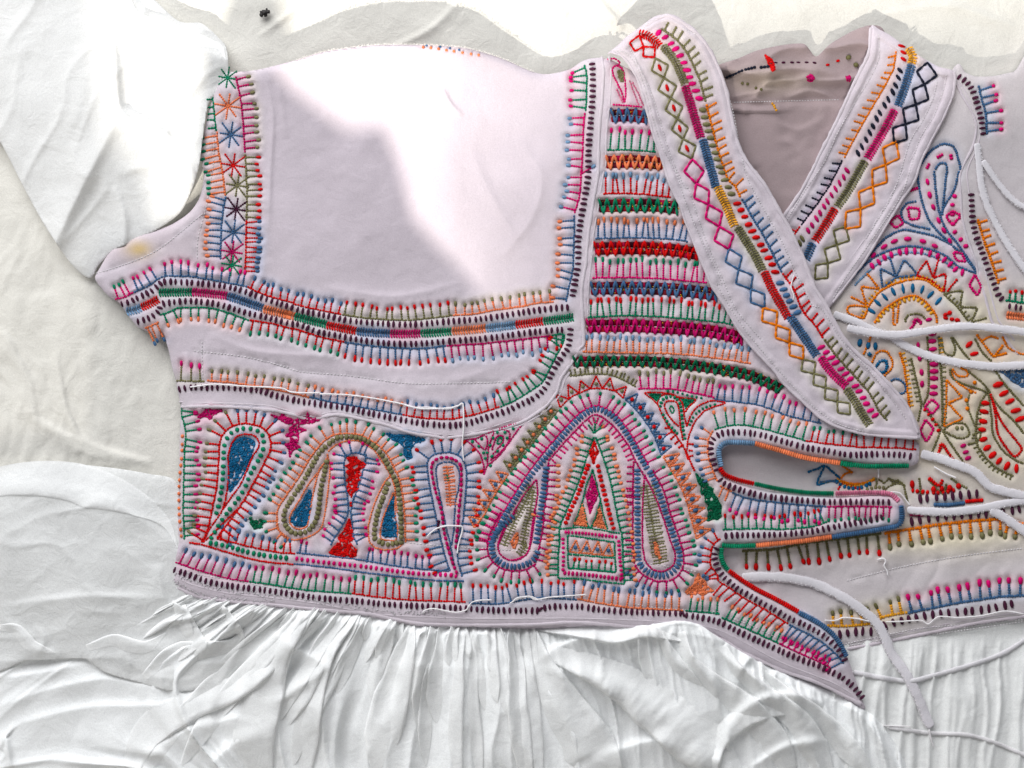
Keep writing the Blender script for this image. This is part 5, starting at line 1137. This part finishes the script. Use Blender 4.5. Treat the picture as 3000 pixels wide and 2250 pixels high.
cord('cross_seam', P('d 1480,1440 1700,1470 1900,1480 2050,1520 2240,1600'), 6, hl(L_under), M_cotton, L_under.ob, (.74, .72, .73), seed=19)
# ties
def top_of(*lys):
    def f(x, y):
        best = np.full(np.shape(x), 0.0)
        for ly in lys:
            inside = (x > ly.x0) & (x < ly.xs[-1]) & (y > ly.y0) & (y < ly.ys[-1])
            m = ly.sample(x, y, ly.ins.astype(float)) > .3
            best = np.where(inside & m, np.maximum(best, ly.sample(x, y)), best)
        return best
    return f
allf = top_of(L_front, L_right, L_bandL, L_bandR, L_under, L_skirt)
TT = (.72, .69, .725)
def tie(spec, r=10, seed=0, off=0, flat=.3):
    fn = lambda x, y: allf(x, y) + off
    r = r * .9
    o = cord('tie_cord', P(spec), r, fn, M_cotton, dress, TT, flat=flat, wob=.08, seed=seed, n=14, step=4)
    class _T:
        pass
    p = smooth(P(spec), 4.0); tg = tangents(p); h = fn(p[:, 0], p[:, 1]); k = np.ones(31) / 31; h = np.convolve(np.pad(h, 15, mode='edge'), k, 'valid')[:len(p)]
    t_ = _T(); t_.sample = lambda x, y: np.array([h[np.argmin((p[:, 0] - a) ** 2 + (p[:, 1] - b) ** 2)] for a, b in zip(np.atleast_1d(x), np.atleast_1d(y))])
    a_st = []; a_fr = []
    sd = 1 if seed % 2 else -1
    for i in range(3, len(p) - 3):
        n_ = np.array([-tg[i, 1], tg[i, 0]])
        if i % 4 == 0:
            a = p[i] + n_ * sd * r * .55; b = p[i] + n_ * sd * r * 1.0 + tg[i] * random.uniform(-1, 2); a_st.append((*a, *b, 2.6, 1.4, r * flat * 1.5, .80, .76, .78))
        for _ in range(2):
            s2 = random.choice((-1, 1)); a = p[i] + n_ * s2 * r * .93 + tg[i] * random.uniform(-2, 2); b = a + n_ * s2 * random.uniform(1, 4.5) + tg[i] * random.uniform(-3, 3); a_fr.append((*a, *b, 1.7, .9, r * flat, .8, .77, .79))
    for nm, q in (('edge_stitch', a_st), ('frayed_edge', a_fr)):
        ob = bead_mesh(nm, q, t_, M_white, o); ob['kind'] = 'stuff'
    return o
tie('L 1260,260 1380,300 1520,350 1650,420 X 780,140 900,215 1050,290 1200,345 1350,385 1500,415 1700,440 1900,455 2212,440 2320,420', 12.5, 21)
tie('X 300,40 450,70 600,100 750,112 900,110 1100,80 1300,50 1450,30 1600,20 1900,40 2320,95', 12, 22, off=14)
tie('X 1100,1400 1300,1445 1500,1520 1690,1600 Y 1830,85 1950,130 2100,170 2320,215', 14, 24, off=5)
tie('Y 950,345 1150,360 1400,368 1650,345 1850,310 2050,270 2320,235', 12.5, 25, off=4); tie('Y 1850,350 1960,400 2080,480 2320,640', 14, 26, off=4)
tie('T 640,705 800,700 1000,700 1200,722 1400,765 1600,850 1800,960 2000,1110 2140,1260 d 1500,1045 1580,1160 1650,1300 1690,1400 1712,1440', 15, 27, off=3)
tie('s 2862,420 2868,480 2876,545 2892,600 2918,655 2955,720 3000,785 3060,860', 11, 28, off=3); tie('s 2880,470 2905,510 2945,562 2985,598 3060,630', 9, 29, off=5)
def thread(spec, r=2.0, seed=0, off=6, ly=None, tint=(.85, .82, .83)):
    return cord('loose_thread', P(spec), r, (lambda x, y: allf(x, y) + off), M_white, dress, tint, flat=1, wob=.1, seed=seed, n=6, step=4)
thread('J 1000,265 1040,225 1100,180 1180,155 1250,148 1330,152 1380,160 1375,230 1355,290 1335,370 1325,450', 2.4, 31); thread('E 1000,115 1150,160 1300,160 1500,178 1620,150 1680,120 1690,300 1685,450 1675,560 1690,740', 2.2, 32)
thread('A 1130,1600 1400,1570 1700,1590 2100,1610 B 200,1470 400,1480 510,1475', 2.2, 33); thread('B 500,1490 800,1500 1100,1540 1400,1600 1600,1650 1900,1640 2040,1600', 2.2, 34)
thread('J 1440,1040 1480,980 1560,955 1700,950', 2, 35); thread('J 1890,990 1980,940 2100,910 2212,950', 2, 36); thread('J 950,1090 980,1060 1080,1045 1300,1085 1420,1060 1450,1010', 2.2, 37)
thread('M 0,1530 60,1480 180,1470 260,1500 400,1475 600,1460 800,1445', 2.2, 38); thread('Y 630,885 690,870 720,900 700,950 735,1010 740,1060', 2.4, 39); thread('Y 60,1540 180,1540 260,1510 400,1520 540,1550', 2.2, 40)
thread('Y 720,1555 900,1550 1100,1540 1180,1580 1290,1500 1500,1510 1750,1490 2000,1440 2212,1470', 2, 41); thread('d 1700,1450 1710,1500 1725,1545', 2.4, 42); thread('X 1240,1540 1380,1620 1480,1659', 2.6, 43); thread('X 640,1550 640,1659', 2.4, 44)
thread('a 1190,0 1200,1 ', 1, 45) if False else None
thread('d 1450,1430 1600,1435', 1.8, 46); thread('R 1200,1130 1170,1250 1200,1350 1190,1400', 1.8, 47); thread('Y 770,150 870,165 930,230 980,300', 2.0, 48)

# frayed fluff along the raw edges of the hems and the ties
G('frayed_edge', L_front, mat=M_white)
for s_ in ('s 500,1672 560,1700 670,1728 805,1745 941,1762 1116,1788 1300,1800', 's 494,1690 588,1742 805,1766'):
    p = smooth(P(s_), 3.0)
    for q in p:
        if random.random() < .8:
            a_ = random.uniform(0, 6.28); l_ = random.uniform(3, 9); q2 = q + np.array([random.uniform(-3, 3), random.uniform(-5, 5)]); bead(q2, q2 + np.array([math.cos(a_), math.sin(a_)]) * l_, 2.2, (.74, .71, .73), z=1)
bead_mesh('frayed_edge', CUR.b, L_front, M_white, L_front.ob)['kind'] = 'stuff'
G('edge_fluff', L_front, mat=M_white)
p = smooth(P('o 640,130 700,112 800,98 900,97 1000,103 1080,125 1150,155'), 2.6)
for q in p:
    a_ = -math.pi / 2 + random.uniform(-.9, .9); l_ = random.uniform(2, 7); bead(q, q + np.array([math.cos(a_), math.sin(a_)]) * l_, 1.5, (.8, .78, .76), z=1)
bead_mesh('edge_fluff', CUR.b, L_front, M_white, L_front.ob)['kind'] = 'stuff'

# ---------------------------------------------------------------- dark crumb on the sheet
cr = np.random.default_rng(3)
m = bpy.data.materials.new('dry_clove'); m.use_nodes = True; b = m.node_tree.nodes['Principled BSDF']; b.inputs['Base Color'].default_value = (.012, .010, .010, 1); b.inputs['Roughness'].default_value = .7
Vs = []; Fs = []
def blob(cx, cy, r, sx, sy, hz):
    o_ = len(Vs); n = 9
    for k in range(5):
        ph = -math.pi / 2 + math.pi * (k + .02) / 4.04
        for j in range(n):
            th = 2 * math.pi * j / n; rr = r * (1 + cr.uniform(-.28, .28))
            Vs.append(W(cx + rr * sx * math.cos(ph) * math.cos(th), cy + rr * sy * math.cos(ph) * math.sin(th), np.float64(hz + r * .8 * math.sin(ph))))
    for k in range(4):
        for j in range(n): Fs.append((o_ + k * n + j, o_ + k * n + (j + 1) % n, o_ + (k + 1) * n + (j + 1) % n, o_ + (k + 1) * n + j))
for cx, cy, r, sx, sy in ((774, 37, 9, 1.1, .9), (784, 35, 7, 1, .9), (766, 43, 7, 1, 1), (778, 44, 6, 1, .8), (765, 35, 4, 1.2, .8), (781, 28, 4, .8, 1.1)): blob(cx, cy, r, sx, sy, r * .8 - 4)
crumb = mesh_obj('crumb', np.array(Vs), np.array(Fs), m)
crumb['label'] = 'small dark crumb on the bare sheet above the sleeve'; crumb['category'] = 'crumb'

# ---------------------------------------------------------------- added sun blockers: unseen upright sheets cut to the wanted shadow outlines
def shade_outline(poly, dist, h):
    """plan points whose shadow line is wanted -> points on the upright plane 'dist' metres towards the sun"""
    out = []
    n = np.array(SUN_DIR) / np.hypot(*SUN_DIR); c = -n * dist; t_ = np.array([n[1], -n[0]])
    for x, y in poly:
        w_ = W(float(x), float(y), float(h)); d = (w_[:2] - c) @ n
        out.append(((w_[:2] - c) @ t_, w_[2] + d * math.tan(SUN_EL)))
    return np.array(out), c, t_, n
def slab(name, pts, c, t_, n, thick, mat, parent):
    from mathutils.geometry import delaunay_2d_cdt
    pts = resample(np.vstack([pts, pts[:1]]), .02)[:-1]
    vs, es, fs, *_ = delaunay_2d_cdt([Vector(p) for p in pts], [], [list(range(len(pts)))], 1, 1e-6)
    v2 = np.array([tuple(v) for v in vs]); nn_ = len(v2)
    wav = .012 * np.sin(v2[:, 0] * 40) + .006 * np.sin(v2[:, 0] * 97)
    Fv = np.array([f[:3] for f in fs])
    A = np.column_stack([c[0] + t_[0] * v2[:, 0] + n[0] * wav, c[1] + t_[1] * v2[:, 0] + n[1] * wav, v2[:, 1]])
    Bm = A - np.array([n[0], n[1], 0]) * thick
    cnt = {}
    for f in Fv:
        for q in range(3):
            e = (int(f[q]), int(f[(q + 1) % 3])); cnt[tuple(sorted(e))] = cnt.get(tuple(sorted(e)), 0) + 1
    Q = np.array([(e[0], e[1], e[1] + nn_, e[0] + nn_) for e, k in cnt.items() if k == 1])
    return mesh_obj(name, np.vstack([A, Bm]), [np.vstack([Fv, Fv[:, ::-1] + nn_]), Q], mat, parent, np.tile((.55, .53, .5), (2 * nn_, 1)))
shA = P('o -900,1040 60,1030 170,1000 160,800 150,650 190,560 300,500 400,440 440,380 445,200 440,100 500,-60 560,-130 590,-100 606,60 625,150 665,185 705,205 735,280 800,310 850,340 862,420 890,450 930,480 960,540 1010,600 1080,650 1150,664 3000,680 3000,2300 -900,2300')
pts, c_, t_, n_ = shade_outline(shA, .42, 60)
near_blocker = empty('near_sun_blocker', (c_[0], c_[1], 0)); near_blocker['label'] = 'upright sheet added out of view near the bed to shape the sun patch'; near_blocker['category'] = 'sun blocker'
lo = pts[:, 1].min()
pts = np.array([(u, v if v > lo + .02 else -.3) for u, v in pts])
o = slab('near_blocker_sheet', pts, c_, t_, n_, .01, M_cotton, None); o.parent = near_blocker; o.matrix_parent_inverse = Matrix.Translation((-c_[0], -c_[1], 0))  # near sheet, added only to cast the sharp edge of the sun patch
shB = P('o 1130,760 1110,600 1090,400 1090,220 1160,90 1330,100 1500,25 1800,15 3200,20 3200,760')
pts, c_, t_, n_ = shade_outline(shB, 4.5, 60)
lo = pts[:, 1].min(); pts = np.array([(u, v if v > lo + .02 else -.3) for u, v in pts])
far_blocker = empty('far_sun_blocker', (c_[0], c_[1], 0)); far_blocker['label'] = 'upright slab added far out of view to shade the right side softly'; far_blocker['category'] = 'screen'
o = slab('far_blocker_slab', pts, c_, t_, n_, .03, M_cotton, None); o.parent = far_blocker; o.matrix_parent_inverse = Matrix.Translation((-c_[0], -c_[1], 0))  # far slab, added only to cast the soft shade on the right

# added unseen see-through sheet: takes part of the sun off the left side
n_ = M_thin_blocker.node_tree.nodes; tr_ = n_.new('ShaderNodeBsdfTransparent'); mx_ = n_.new('ShaderNodeMixShader'); mx_.inputs[0].default_value = .68
src_ = n_['Material Output'].inputs[0].links[0].from_socket
M_thin_blocker.node_tree.links.new(src_, mx_.inputs[2]); M_thin_blocker.node_tree.links.new(tr_.outputs[0], mx_.inputs[1]); M_thin_blocker.node_tree.links.new(mx_.outputs[0], n_['Material Output'].inputs[0])
shC = P('o -1200,-400 150,-400 210,40 250,130 245,260 330,330 390,420 330,520 210,600 200,760 300,800 420,800 420,1100 -1200,1100')
pts, c_, t_, n2_ = shade_outline(shC, 1.1, 20)
lo = pts[:, 1].min(); pts = np.array([(u, v if v > lo + .02 else -.3) for u, v in pts])
thin_blocker = empty('thin_sun_blocker', (c_[0], c_[1], 0)); thin_blocker['label'] = 'see-through sheet added out of view to dim the sun on the left'; thin_blocker['category'] = 'curtain'
o = slab('thin_blocker_sheet', pts, c_, t_, n2_, .002, M_thin_blocker, None); o.parent = thin_blocker; o.matrix_parent_inverse = Matrix.Translation((-c_[0], -c_[1], 0))
